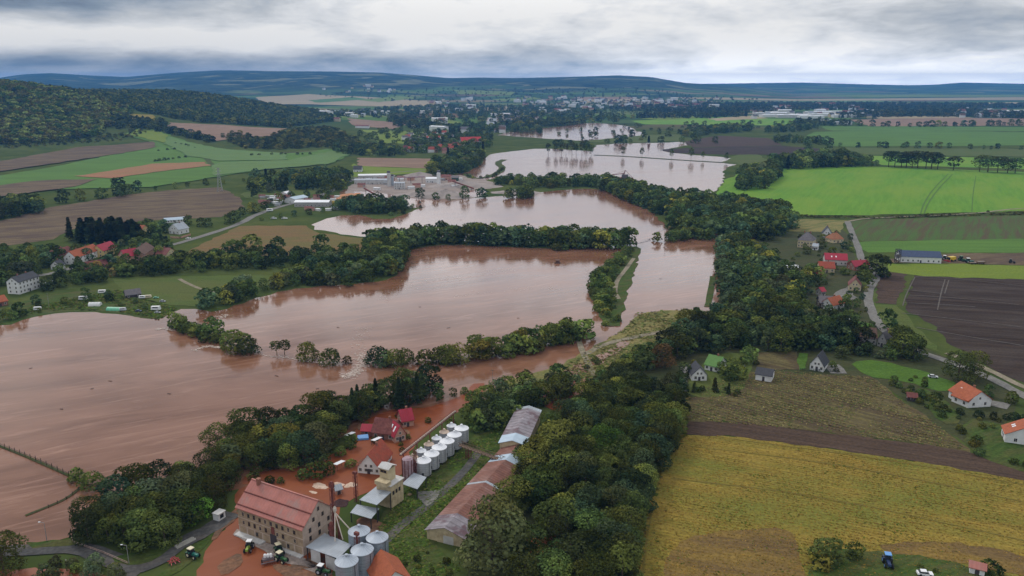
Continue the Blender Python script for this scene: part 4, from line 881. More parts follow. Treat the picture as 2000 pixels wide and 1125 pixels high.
def window_mesh(w, h, fr=FRM, bars=True):
    k = ('win', w, h, fr.name)
    if k in ME: return ME[k]
    f = MB(); t = min(.12, w*.14)
    f.box(-w/2-t, -.05, -t, w/2+t, 0, 0, 0); f.box(-w/2-t, -.05, h, w/2+t, 0, h+t, 0)
    f.box(-w/2-t, -.05, 0, -w/2, 0, h, 0); f.box(w/2, -.05, 0, w/2+t, 0, h, 0)
    f.box(-w/2, -.03, 0, w/2, 0, h, 1)
    if bars and w > .6: f.box(-.035, -.045, 0, .035, -.02, h, 0)
    ME[k] = f.mesh('window', [fr, GLS]); return ME[k]
def put_window(root, x, y, z, ang, w, h, fr=FRM): link('window', window_mesh(w, h, fr), root, (x, y, z), math.radians(ang))
def slab(mb, a, b, c, d, t, mi=0):
    """a roof slab: four top corners, thickness t downwards"""
    q = [a, b, c, d]; mb.hexa([(x, y, z-t) for x, y, z in q]+q, mi)
def frame(A, B=None, ang=None, L=None, world=False):
    p = A if world else G(*A)
    if B is not None:
        q = B if world else G(*B); L = L or math.dist(p, q); ang = math.atan2(q[1]-p[1], q[0]-p[0])
    else: ang = math.radians(ang)
    return p, ang, L
def house(kind, label, A, B=None, ang=None, L=None, D=9, e=3, r=6, roof=R_RED, wall=W_WHT, across=False, win=(3, 1), swin=(2, 1), fr=FRM, ww=1.0, wh=1.3, chim=1, door=True, hip=0, over=.45, cat='house', base=-.4, zb=0, group=None, dorm=0, world=False, rowh=2.7):
    p, a, L = frame(A, B, ang, L, world)
    root = empty(kind, (p[0], p[1], hh(p)+zb), a, label, cat, group)
    m = MB()
    Lr, Wd = (D, L) if across else (L, D)      # along the ridge / across it
    T = (lambda u, v, z: (v, u, z)) if across else (lambda u, v, z: (u, v, z))
    P4 = [T(0, 0, 0), T(Lr, 0, 0), T(Lr, Wd, 0), T(0, Wd, 0)]
    for i in range(4):
        q, s = P4[i], P4[(i+1) % 4]; m.poly([(q[0], q[1], base), (s[0], s[1], base), (s[0], s[1], e), (q[0], q[1], e)])
    if hip == 0:
        for u in (0, Lr): m.poly([T(u, 0, e), T(u, Wd, e), T(u, Wd/2, r)])
    m.build('wall', wall, root)
    s = (r-e)/(Wd/2); f = MB(); t = .22; o = over
    if hip == 0:
        for v0, v1 in ((-o, Wd/2), (Wd+o, Wd/2)):
            z0 = e-o*s+.04; z1 = r+.04
            slab(f, T(-o, v0, z0+t), T(Lr+o, v0, z0+t), T(Lr+o, v1, z1+t), T(-o, v1, z1+t), t)
    else:
        z0 = e-.05; h1 = hip
        A4 = [T(-o, -o, z0), T(Lr+o, -o, z0), T(Lr+o, Wd+o, z0), T(-o, Wd+o, z0)]; R1, R2 = T(h1, Wd/2, r), T(Lr-h1, Wd/2, r)
        f.poly([A4[0], A4[1], R2, R1]); f.poly([A4[2], A4[3], R1, R2]); f.poly([A4[1], A4[2], R2]); f.poly([A4[3], A4[0], R1]); f.poly(A4[::-1])
    ro = f.build('roof', roof, root)
    for k in range(chim):
        u = Lr*(.3+.4*k) if chim > 1 else Lr*.62; v = Wd/2+.25; c = MB(); x, y, _ = T(u, v, 0)
        c.box(x-.35, y-.35, r-.8, x+.35, y+.35, r+1.0, 0); c.box(x-.42, y-.42, r+1.0, x+.42, y+.42, r+1.12, 0)
        c.build('chimney', BRICK, ro)
    def facade(n, length, fx, ang_):
        cols, rows = n
        for rr in range(rows):
            z = .95+rr*rowh
            if z+wh > e-.05 and rr > 0: break
            for i in range(cols):
                if door and ang_ == 0 and rr == 0 and i == cols//2 and not across and cols > 1: continue
                x, y = fx(length*(i+.5)/cols); put_window(root, x, y, z, ang_, ww, min(wh, max(.5, e-z-.2)), fr)
    facade(win, L, lambda q: (q, 0), 0); facade(swin, D, lambda q: (L, q), 90); facade(swin, D, lambda q: (0, D-q), -90)
    if hip == 0 and r-e > 2:   # gable windows
        if across:
            for q in (.38, .62) if L > 6 else (.5,): put_window(root, L*q, 0, e+.15, 0, .8, 1.0, fr)
        else:
            put_window(root, L, D/2, e+.2, 90, .8, 1.0, fr); put_window(root, 0, D/2, e+.2, -90, .8, 1.0, fr)
    if door:
        x = L/2 if not across else L*.5; d = MB().box(x-.55, -.06, -.2, x+.55, 0, 2.05); d.build('door', DOOR, root)
    for k in range(dorm):       # roof windows on the camera side
        if across: u, v = Lr*(.25+.3*k), Wd*.22; 
        else: u, v = Lr*(.3+.2*k), Wd*.22
        z = e+v*s+.30; g = MB(); du, dv = .45, .6
        g.hexa([T(u-du, v-dv, z-dv*s), T(u+du, v-dv, z-dv*s), T(u+du, v+dv, z+dv*s), T(u-du, v+dv, z+dv*s)]+[T(u-du, v-dv, z-dv*s+.06), T(u+du, v-dv, z-dv*s+.06), T(u+du, v+dv, z+dv*s+.06), T(u-du, v+dv, z+dv*s+.06)])
        g.build('skylight', SILWR, ro)
    return root
# ------------------------------------------------------------------ the mill
def mill():
    A = (468, 1040); B_ = (594, 1087); p, a, L = frame(A, B_); D, e, r = 14.0, 8.9, 14.6
    root = empty('brick_mill', (p[0], p[1], 0), a, 'large four storey brick mill with long pink red roof standing in the flooded yard', 'mill')
    m = MB()
    m.poly([(0, 0, -.4), (L, 0, -.4), (L, 0, e), (0, 0, e)], 0); m.poly([(0, D, -.4), (L, D, -.4), (L, D, e), (0, D, e)], 0)
    for x in (0, L): m.poly([(x, 0, -.4), (x, D, -.4), (x, D, e), (x, 0, e)], 1); m.poly([(x, 0, e), (x, D, e), (x, D/2, r)], 1)
    for z in (2.75, 5.45): m.box(-.06, -.08, z, L+.08, 0, z+.22, 1); m.box(L, 0, z, L+.08, D, z+.22, 1)
    m.box(-.07, -.14, e-.35, L+.1, 0, e-.02, 1); m.box(L, .0, e-.35, L+.10, D, e-.05, 1)
    for i in range(9):
        x = .3+i*(L-.6)/8; m.box(x-.22, -.06, -.3, x+.22, 0, 2.74, 1)
    m.build('wall', [W_MILL, W_MILLP], root)
    s = (r-e)/(D/2); f = MB(); t = .25; o = .5
    for y0, y1 in ((-o, D/2), (D+o, D/2)): slab(f, (-o, y0, e-o*s+.05+t), (L+.35, y0, e-o*s+.05+t), (L+.35, y1, r+.05+t), (-o, y1, r+.05+t), t)
    ro = f.build('roof', R_PINK, root)
    for q in (.06, .52):            # dark ledges crossing the roof
        y = D/2*q; z = e+y*s+.30; g = MB().box(-o, y-.16, z-.1, L+.36, y+.16, z+.22); g.build('roof_ledge', RUST, ro)
    MB().box(-o, D/2-.25, r+.2, L+.35, D/2+.25, r+.42).build('ridge_cap', R_PINK, ro)
    c = MB().box(2.6, D/2-1.1, r-1, 3.7, D/2-.1, r+1.5).box(2.5, D/2-1.2, r+1.5, 3.8, D/2, r+1.7); c.build('chimney', BRICK, ro)
    for i in range(10):
        x = L*(.085+i*.088); put_window(root, x, 0, 6.35+.05*(i % 3), 0, .75, 1.25-.1*(i % 2), FRMD if i % 4 else W_MILLP)
        if i not in (5, 8): put_window(root, x, 0, 3.55, 0, .75, 1.3-.12*(i % 3 == 0), FRMD if i % 3 else W_MILLP)
    for x in (.29, .77): put_window(root, L*x, 0, 1.0, 0, .8, 1.2, FRMD)
    MB().box(L*.50, -.10, -.2, L*.50+2.6, 0, 3.6).build('gate', DOOR, root)
    MB().box(L*.50+.6, -.14, 3.8, L*.50+2.0, 0, 6.2).build('loading_hatch', RUST, root)
    for v in (.22, .5, .79):
        for z in (1.2, 3.7, 6.3): put_window(root, L, D*v, z, 90, .8, 1.3, FRMD)
    for v in (.34, .62): put_window(root, L, D*v, 9.1, 90, .75, 1.15, FRMD)
    put_window(root, L, D*.5, 11.6, 90, .7, 1.1, FRMD)
    g = MB().box(0, -2.2, -.1, L*.42, -.08, .55).box(L*.62, -1.6, -.1, L, -.08, .5); g.build('loading_ramp', W_PAL, root)
    return p, a, L
MP, MA, ML = mill()
def loc(p, a, x, y): return (p[0]+math.cos(a)*x-math.sin(a)*y, p[1]+math.sin(a)*x+math.cos(a)*y)
# loading canopy at the mill's gable
def canopy(label, px4, z, posts=True, mat=R_LGR, t=.16, tilt=0, kind='loading_canopy', wall=None):
    q = [G(x, y, z+dz) for (x, y), dz in zip(px4, (0, tilt, tilt, 0))]
    cx, cy = np.mean(np.array(q), 0); root = empty(kind, (cx, cy, 0), MA, label, 'canopy')
    ca, sa = math.cos(-MA), math.sin(-MA)
    q = [((x-cx)*ca-(y-cy)*sa, (x-cx)*sa+(y-cy)*ca, z+dz) for (x, y), dz in zip(q, (0, tilt, tilt, 0))]
    f = MB(); slab(f, *q, t); f.build('roof', mat, root)
    for i, (x, y, zz) in enumerate(q): MB().box(x*.94-.12, y*.94-.12, -.2, x*.94+.12, y*.94+.12, zz-t-.01).build('post', DARKST, root)
    if wall:
        (x0, y0, _), (x1, y1, _) = q[wall[0]], q[wall[1]]
        for k in range(2): 
            s0, s1 = (.08+.5*k, .40+.5*k); a0 = (x0+(x1-x0)*s0, y0+(y1-y0)*s0); a1 = (x0+(x1-x0)*s1, y0+(y1-y0)*s1)
            MB().hexa([(a0[0]*.9, a0[1]*.9, 0), (a1[0]*.9, a1[1]*.9, 0), (a1[0]*.9, a1[1]*.9+.2, 0), (a0[0]*.9, a0[1]*.9+.2, 0)]+[(a0[0]*.9, a0[1]*.9, z-t-.02), (a1[0]*.9, a1[1]*.9, z-t-.02), (a1[0]*.9, a1[1]*.9+.2, z-t-.02), (a0[0]*.9, a0[1]*.9+.2, z-t-.02)]).build('wall_panel', W_PAL, root)
    return root
canopy('wide grey sheet loading canopy joining the mill gable to the steel silos', [(597, 1068), (661, 1091), (687, 1064), (634, 1041)], 4.3, wall=(0, 1), tilt=.8)
canopy('upper grey sheet roof with a rust streak beside the concrete grain tower', [(702, 976), (736, 986), (764, 961), (736, 949)], 5.2, tilt=1.4)
canopy('lower grey sheet roof between silos and the concrete grain tower', [(684, 1001), (725, 1013), (741, 993), (697, 985)], 3.4, tilt=.5)
canopy('pale grey sheet canopy at the foot of the white silos', [(785, 945), (815, 955), (833, 932), (808, 923)], 3.6, tilt=.7)
# elevator mast with down pipes
def lattice(mb, c, w, z0, z1, st, bw=.09, mi=0):
    x, y = c; h = w/2; cs = [(x-h, y-h), (x+h, y-h), (x+h, y+h), (x-h, y+h)]
    for a in cs: mb.bar((*a, z0), (*a, z1), bw*1.4, mi)
    n = max(1, int((z1-z0)/st)); dz = (z1-z0)/n
    for k in range(n):
        for i in range(4):
            a, b = cs[i], cs[(i+1) % 4]; za, zb = z0+k*dz, z0+(k+1)*dz
            if (k+i) % 2: za, zb = zb, za
            mb.bar((*a, za), (*b, zb), bw, mi); mb.bar((*a, z0+(k+1)*dz), (*b, z0+(k+1)*dz), bw, mi)
x, y = G(655, 1066); root = empty('bucket_elevator', (x, y, 0), MA, 'tall dark red bucket elevator mast with slanting pipes beside the mill gable', 'grain elevator')
m = MB(); m.box(-.34, -.14, 0, -.08, .14, 19.5); m.box(.08, -.14, 0, .34, .14, 19.5); lattice(m, (0, 0), 1.05, 0, 19, 1.5, .06); m.build('mast', RUST, root)
MB().box(-.7, -.5, 19.4, .7, .5, 20.8).box(-.4, -.35, 20.8, .4, .35, 21.3).build('head', RUST, root)
MB().lathe([(.05, 11), (.55, 12.2), (.55, 13), (.2, 13.6)], 12, (.9, -.3)).build('distributor', PIPE, root)
for q in ((5.5, -2.6), (7.5, .8), (4.2, -4.5)): MB().bar((.9, -.3, 11.6), (q[0], q[1], 5.2), .26).build('down_pipe', PIPE, root)
MB().bar((1.7, 0, 0), (1.7, 0, 9.5), .5).bar((2.5, .4, 0), (1.7, 0, 9), .2).build('support_post', RUST, root)
x, y = G(650, 1072); root = empty('dust_cyclone', (x, y, 0), MA, 'short dark red dust cyclone standing on the loading canopy', 'cyclone')
MB().lathe([(.75, 4.6), (.75, 8.3), (.3, 9)], 14).build('body', RUST, root); MB().lathe([(1.0, 6.6), (1.0, 7.3)], 14).build('collar', RUST, root); MB().lathe([(.3, .4), (.3, 4.59)], 10).build('pipe', RUST, root)
for px, py, hgt, lab in ((696, 960, 9.5, 'rusty twin elevator legs left of the concrete grain tower'), (700, 1086, 9.5, 'thin rusty lattice elevator rising among the four grey silos')):
    x, y = G(px, py+20); root = empty('elevator_leg', (x, y, 0), MA, lab, 'grain elevator'); m = MB(); lattice(m, (0, 0), 1.0, 0, hgt, 1.4, .06); m.build('lattice', RUST, root)
    MB().box(-.2, -.16, 0, .2, .16, hgt+.6).build('casing', RUST, root); MB().box(-.7, -.45, hgt+.6, .7, .45, hgt+1.5).build('head', RUST, root)
# ------------------------------------------------------------------ silos
def silo(name, label, x, y, R, h, hr, body, roof, group, ribs=22, z0=.0, legs=0):
    root = empty(name, (x, y, 0), 0, label, 'silo', group); m = MB()
    prof = []
    n = max(4, int(h/.95))
    for k in range(n):
        a = z0+h*k/n; b = z0+h*(k+1)/n; prof += [(R, a+.02), (R, b-.05), (R+.06, b-.03), (R+.06, b)]
    m.lathe(prof, 36); 
    for i in range(ribs):
        t = 2*math.pi*i/ribs; m.bar((math.cos(t)*(R+.05), math.sin(t)*(R+.05), z0), (math.cos(t)*(R+.05), math.sin(t)*(R+.05), z0+h), .09)
    m.build('shell', body, root)
    f = MB(); f.lathe([(R+.18, z0+h-.02), (R+.18, z0+h+.10), (.35, z0+h+hr), (.35, z0+h+hr+.35)], 36)
    for i in range(18):
        t = 2*math.pi*i/18; f.bar((math.cos(t)*(R+.1), math.sin(t)*(R+.1), z0+h+.13), (math.cos(t)*.4, math.sin(t)*.4, z0+h+hr+.04), .08)
    ro = f.build('roof', roof, root); MB().lathe([(.48, z0+h+hr+.3), (.48, z0+h+hr+.5), (.1, z0+h+hr+.75)], 12).build('cap', roof, ro)
    MB().box(-.35, -R-.14, z0+.5, .35, -R+.02, z0+1.5).build('hatch', DARKST, root)
    m = MB()
    for s in (-.22, .22): m.bar((R*.8+.15, -R*.6+s-.15, 0), (R*.8+.15, -R*.6+s-.15, z0+h), .06)
    for k in range(int((z0+h)/.45)): m.bar((R*.8+.15, -R*.6-.37, .3+k*.45), (R*.8+.15, -R*.6+.07, .3+k*.45), .04)
    m.build('ladder', DARKST, root)
    if legs: 
        for i in range(6):
            t = 2*math.pi*i/6; MB().bar((math.cos(t)*R*.9, math.sin(t)*R*.9, -.1), (math.cos(t)*R*.9, math.sin(t)*R*.9, z0+.01), .3).build('leg', DARKST, root)
for px, py, lab in ((680, 1147, 'nearest of the four grey steel silos, cut by the bottom edge'), (710, 1124, 'grey steel silo between the nearest one and the right one'), (739, 1099, 'rightmost of the four grey steel silos, on the grass side'), (704, 1086, 'rearmost grey steel silo, half hidden behind the other three')):
    x, y = G(px, py); silo('steel_silo', lab, x, y, 3.05, 8.2, 1.6, GALV, GALVR, 'grey steel silos by the mill')
ORD = ['nearest', 'second', 'third', 'fourth', 'fifth', 'farthest']
FR = [(827, 900), (843, 887), (858, 874), (873, 862), (887.5, 849.5), (901.5, 837)]; zt = 6.0
P0 = np.array([G(*q, zt) for q in FR]); dirw = P0[-1]-P0[0]; dirw /= np.linalg.norm(dirw); nrm = np.array([-dirw[1], dirw[0]]); RA = math.atan2(dirw[1], dirw[0])
for i, (x, y) in enumerate(P0):
    silo('white_silo', f'{ORD[i]} white roofed silo of the larger front row of six', x, y, 2.62, 5.0, 1.15, SILW, SILWR, 'front row of white silos', 16, 1.1, 1)
for i, (x, y) in enumerate(P0):
    x, y = np.array((x, y))+nrm*5.0+dirw*1.2
    silo('small_silo', f'{ORD[i]} smaller silo of the rear row under the red conveyor', x, y, 1.75, 5.0, .8, SILW, SILWR if i % 2 else C_('tan_silo_roof', (.55, .44, .36), .6, .08, .5), 'rear row of small silos', 12, .8, 0)
# conveyor gantry over the rear row
a = P0[0]+nrm*7.2-dirw*3.5; b = P0[-1]+nrm*7.2+dirw*9
Lc = float(np.linalg.norm(b-a)); root = empty('conveyor_gantry', (a[0], a[1], 0), RA, 'long straight red conveyor gantry running above the rear row of small silos', 'conveyor')
m = MB(); m.box(0, -.35, 8.0, Lc, .35, 8.35); m.box(0, -.5, 9.0, Lc, -.4, 9.1); m.box(0, .4, 9.0, Lc, .5, 9.1)
for k in range(int(Lc/1.5)): m.bar((k*1.5, -.45, 8.2), (k*1.5+.75, -.45, 9.05), .08); m.bar((k*1.5+.75, -.45, 9.05), (k*1.5+1.5, -.45, 8.2), .08); m.bar((k*1.5, .45, 8.2), (k*1.5, .45, 9.05), .08)
m.build('truss', RUST, root); MB().box(.1, -.28, 8.36, Lc-.1, .28, 8.75).build('belt_cover', PIPE, root)
for k in range(5): MB().bar((2+k*(Lc-4)/4, 0, -.2), (2+k*(Lc-4)/4, 0, 7.99), .3).build('support_post', RUST, root)
# dryer tower with stripes
x, y = P0[0]+nrm*3.4-dirw*5.0; root = empty('grain_dryer', (x, y, 0), RA, 'faded lilac and red striped grain dryer tower beside the nearest white silo', 'grain dryer')
MB().lathe([(1.9, 0), (1.9, 8.4), (1.2, 9.0)], 20).build('body', LIL, root)
m = MB()
for i in range(10):
    t = 2*math.pi*i/10; m.bar((math.cos(t)*2.05, math.sin(t)*2.05, 0), (math.cos(t)*2.05, math.sin(t)*2.05, 8.6), .16)
m.build('rib', RUST, root); m = MB(); lattice(m, (2.4, -1.6), .9, 0, 11, 1.1); m.build('ladder_tower', RUST, root)
# concrete grain tower
p, a, L = frame((737, 985), (765, 994)); root = empty('grain_tower', (p[0], p[1], 0), a, 'stained cream concrete grain tower with a raised head house between silos and white house', 'grain tower')
Dp = 6.5; m = MB().box(0, 0, -.3, L, Dp, 8.0)
for k in range(4): m.box(L, Dp*(.04+.245*k), 0, L+.12, Dp*(.09+.245*k), 8.0)
m.build('block', W_CON, root); MB().box(-.3, -.3, 8.01, L+.35, Dp+.3, 8.3).build('roof', W_PAL, root)
hd = MB().box(.2, 1.6, 8.31, 3.9, 5.2, 12.6); hd = hd.build('head_house', W_CRM, root)
f = MB(); slab(f, (-.2, 1.2, 12.9), (4.3, 1.2, 12.9), (4.3, 3.4, 13.9), (-.2, 3.4, 13.9), .2); slab(f, (-.2, 5.6, 12.9), (4.3, 5.6, 12.9), (4.3, 3.4, 13.9), (-.2, 3.4, 13.9), .2); f.build('head_roof', W_PAL, hd)
for x in (.8, 2.1): link('window', window_mesh(1.0, .8, FRMD), hd, (x+.4, 1.6, 11.3), 0)
for k in range(3): put_window(root, L+.0, Dp*(.18+.245*k), 4.6, 90, .9, 1.2, FRMD)
MB().box(.6, -1.6, 8.31, L-.4, 0.8, 9.6).build('outlet_box', W_CON, root)
# houses beside the mill
house('gabled_house', 'white half timbered gable house with big red roof standing in red flood water', (699, 924), (742, 928), D=13, e=2.5, r=7.6, roof=R_RED, wall=W_WHT, across=True, win=(4, 1), swin=(3, 1), ww=.9, wh=1.1, chim=1)
house('barn', 'maroon roofed barn standing in flood water above the white gable house', (727, 857), (769, 862), D=9, e=3, r=7, roof=R_MAR, wall=W_BRK, win=(3, 1), chim=1)
house('farmhouse', 'rose red roofed house right of the maroon barn in the flood', (771, 866), (793, 860), D=8, e=3, r=6.8, roof=R_CRIM, wall=W_SAL, win=(2, 1), across=True, chim=0, dorm=2)
house('farmhouse', 'pink roofed rear wing behind the maroon barn in the flood', (786, 836), (808, 832), D=7, e=3, r=6.4, roof=R_CRIM, wall=W_SAL, win=(2, 1), chim=1)
house('lean_to', 'small pink roofed outbuilding left of the maroon barn', (706, 852), (726, 853), D=5, e=2.4, r=4, roof=R_CRIM, wall=W_BRK, win=(1, 1), chim=0, cat='shed')
for q, lab, mt in (((684, 858), 'white tin roofed lean-to on posts left of the blue tarpaulin', SILWR), ((736, 868), 'white tin carport roof in flood water before the maroon barn', SILWR), ((663, 915), 'white roofed tiny shelter left of the white gable house', SILWR)):
    x, y = G(*q); root = empty('carport', (x, y, 0), .9, lab, 'carport'); f = MB(); slab(f, (-2, -1.2, 2.6), (2, -1.2, 2.6), (2, 1.2, 2.2), (-2, 1.2, 2.2), .1); f.build('roof', mt, root)
    for u, v in ((-1.8, -1), (1.8, -1), (1.8, 1), (-1.8, 1)): MB().bar((u, v, -.2), (u, v, 2.09), .12).build('post', DARKST, root)
x, y = G(709, 858); m = MB(); slab(m, (-2.2, -1, .9), (2.2, -1, .9), (2, 1, 1.6), (-2, 1, 1.5), .8); tag(m.build('tarpaulin', paint('blue'), None, (x, y, 0), .2), 'bright blue tarpaulin over a heap left of the maroon barn', 'tarpaulin')
house('orange_house', 'bright orange roofed house cut by the bottom edge right of the silos', (742, 1172), ang=28, L=9, D=11, e=3.6, r=7.4, roof=R_ORG, wall=W_WHT, across=True, win=(2, 1), swin=(2, 1), chim=0)
def kiosk():
    p, a, L = frame((428, 1020), (440, 1012)); root = empty('kiosk', (p[0], p[1], 0), a, 'small white flat roofed kiosk with a dark opening beside the road at the grove', 'kiosk')
    MB().box(0, 0, -.2, 2.9, 2.4, 2.5).build('wall', W_WHT, root); MB().box(-.2, -.2, 2.51, 3.1, 2.6, 2.7).build('roof', W_PAL, root); MB().box(.6, -.05, .9, 2.1, 0, 2.2).build('opening', GLS, root)
kiosk()
def longshed(label, A, ang, W, Ln, e, r, segs, wall):
    p, a, _ = frame(A, ang=ang, L=W); root = empty('long_shed', (p[0], p[1], 0), a, label, 'shed')
    m = MB(); 
    for q, s in (((0, 0), (W, 0)), ((W, 0), (W, Ln)), ((W, Ln), (0, Ln)), ((0, Ln), (0, 0))): m.poly([(*q, -.3), (*s, -.3), (*s, e), (*q, e)])
    for y in (0, Ln): m.poly([(0, y, e), (W, y, e), (W/2, y, r)])
    m.build('wall', wall, root); s = (r-e)/(W/2)
    for y0, y1, mt in segs:
        f = MB(); g = .03
        slab(f, (-.6, y0*Ln+g, e-.6*s+.2), (W/2, y0*Ln+g, r+.2), (W/2, y1*Ln-g, r+.2), (-.6, y1*Ln-g, e-.6*s+.2), .14)
        slab(f, (W/2, y0*Ln+g, r+.2), (W+.6, y0*Ln+g, e-.6*s+.2), (W+.6, y1*Ln-g, e-.6*s+.2), (W/2, y1*Ln-g, r+.2), .14)
        f.build('roof_section', mt, root)
    MB().box(W*.45, -.08, 0, W*.72, 0, 2.6).build('door', W_PAL, root)
    for k in range(8): put_window(root, 0, Ln*(.08+k*.12), 1.4, -90, 1.4, .9, FRMD)
longshed('long low shed with a rusty red roof, grey at its near end', (834, 1053), -22, 12.5, 66, 3.3, 5.4, [(-.008, .13, R_STRP), (.13, .45, R_RUST), (.45, .47, R_LGR), (.47, .72, R_RUST), (.72, .80, R_BLU), (.80, 1.008, R_RUST)], W_CON)
longshed('farther shed with a patched white and purple striped roof, pale blue near end', (976, 890), -12, 9.5, 33, 5.2, 6.6, [(-.01, .2, R_BLU), (.2, .93, R_STRP), (.93, 1.01, R_LGR)], W_CON)
# beige conveyor bridge between silos and long shed
p0 = np.array(G(898, 866, 5.0)); p1 = np.array(G(984, 902, 4.0)); Lb = float(np.linalg.norm(p1-p0)); root = empty('conveyor_bridge', (p0[0], p0[1], 0), math.atan2(*(p1-p0)[::-1]), 'rusty brown conveyor bridge from the white silos to the long rusty shed', 'conveyor')
m = MB(); m.box(0, -.8, 4.2, Lb, .8, 4.4)
for s in (-.8, .8):
    m.bar((0, s, 5.6), (Lb, s, 5.6), .12)
    for k in range(int(Lb/1.6)): m.bar((k*1.6, s, 4.4), (k*1.6+.8, s, 5.6), .1); m.bar((k*1.6+.8, s, 5.6), (k*1.6+1.6, s, 4.4), .1)
m.build('truss', C_('weathered_timber', (.16, .11, .08), .9, .3, 1), root)
for q in (.2, .75): m = MB(); lattice(m, (Lb*q, 0), 1.5, -.2, 4.19, 1.4); m.build('trestle', RUST, root)
# ------------------------------------------------------------------ vehicles and yard things
def tractor(label, px, py, rz, body, cab, s=1.0, wheels='black', group=None, zb=.12):
    x, y = G(px, py); root = empty('tractor', (x, y, hh((x, y))+zb), math.radians(rz), label, 'tractor', group); root.scale = (s, s, s)
    m = MB(); m.box(-.38, -2.35, .75, .38, -.2, 1.45).box(-.34, -2.45, .85, .34, -2.3, 1.3).box(-.3, -.3, .6, .3, 1.2, 1.2); m.build('hood', paint(body), root)
    c = MB(); c.hexa([(-.7, -.25, 1.2), (.7, -.25, 1.2), (.7, 1.2, 1.2), (-.7, 1.2, 1.2), (-.62, -.1, 2.62), (.62, -.1, 2.62), (.62, 1.15, 2.62), (-.62, 1.15, 2.62)]); cb = c.build('cab', GLS, root)
    MB().box(-.78, -.3, 2.63, .78, 1.3, 2.82).build('cab_roof', paint(cab), cb)
    for sx in (-1, 1):
        f = MB(); f.hexa([(sx*.62, .1, 1.55), (sx*1.1, .1, 1.55), (sx*1.1, 1.5, 1.5), (sx*.62, 1.5, 1.5), (sx*.62, .2, 1.72), (sx*1.1, .2, 1.72), (sx*1.1, 1.45, 1.66), (sx*.62, 1.45, 1.66)]); f.build('mudguard', paint('black' if body == 'lime' else body), root)
        for yy, rr, w in ((.75, .88, .5), (-1.7, .62, .38)):
            wh = MB().wheel((sx*.88, yy, rr-.02), rr, w).build('wheel', TYRE, root); MB().wheel((sx*.88+sx*(w/2+.01), yy, rr-.02), rr*.5, .04, 0, 14).build('rim', paint(cab if cab != 'white' else 'grey'), wh)
    MB().box(.28, -1.6, 1.46, .38, -1.5, 2.3).build('exhaust', DARKST, root)
    return root
tractor('lime and black tractor with white cab roof standing alone in the yard water', 487, 1074, 0, 'lime', 'white', 1.0)
tractor('upper green tractor of the pair beside the white bags', 545, 1080, 35, 'green', 'cream')
tractor('lower green tractor of the pair beside the white bags', 549, 1096, 55, 'green', 'cream')
tractor('dark green tractor on the muddy verge left of the yard water', 376, 1088, 62, 'teal', 'cream')
tractor('green tractor with pale cab cut by the bottom edge near silos', 630, 1121, 70, 'green', 'white')
tractor('blue tractor with light blue roof in the bottom right garden', 1733, 1103, -14, 'navy', 'blue', 1.15)
# seed drill with big bags
x, y = G(524, 1098); root = empty('seed_drill', (x, y, .1), math.radians(25), 'grey folding seed drill carrying white bags in the yard water', 'farm machine')
MB().box(-1.6, -.9, .9, 1.6, .7, 1.5).box(-2.2, -1.6, .6, 2.2, -1.3, .8).box(-.1, .7, .5, .1, 2.4, .7).build('frame', C_('machine_grey', (.14, .11, .12), .7, .3, 1), root)
for k in range(7): MB().bar((-2+k*.66, -1.45, .7), (-2+k*.66, -2.1, .1), .08).build('tine', RUST, root)
for sx in (-1, 1): MB().wheel((sx*1.75, 0, .55), .6, .3).build('wheel', TYRE, root)
for i, (u, v) in enumerate(((-.75, .2), (.05, .0), (.85, -.2))):
    xx, yy = loc((x, y), math.radians(25), u, v); m = MB().lathe([(.35, 0), (.44, .15), (.46, .6), (.40, 1.0), (.15, 1.2)], 12)
    tag(m.build('bulk_bag', paint('white'), None, (xx, yy, 1.61)), ('leftmost', 'middle', 'rightmost')[i]+' white bulk bag standing on the grey seed drill', 'bag', 'white bulk bags')
# red implement, plank stack, heaps
x, y = G(340, 1100); root = empty('disc_harrow', (x, y, .1), .7, 'red folded disc harrow parked left of the dark green tractor', 'farm machine')
m = MB(); 
for u in (-1.2, 0, 1.2): m.bar((u, -1.8, .6), (u*.3, 1.8, .8), .16)
m.bar((-1.6, -.6, .8), (1.6, -.6, .8), .16).bar((-1.6, .6, .8), (1.6, .6, .8), .16).bar((-1.4, -.6, .8), (-.2, .2, 2), .14).bar((1.4, -.6, .8), (.2, .2, 2), .14); m.build('frame', paint('red'), root)
for k in range(6): MB().wheel((-1.5+k*.6, -.6, .4), .35, .05, 0, 12).build('disc', DARKST, root)
x, y = G(362, 1062); root = empty('timber_stack', (x, y, .1), .95, 'stack of long weathered pale timbers on the verge by the road', 'timber stack')
for k in range(9): MB().box(-3.2+.1*(k % 3), -.9+.22*k-.1, .05, 3.0+.1*(k % 4), -.9+.22*k+.08, .25+.12*(k % 3)).build('plank', C_('grey_timber', (.34, .33, .30), .9, .2, 1), root)
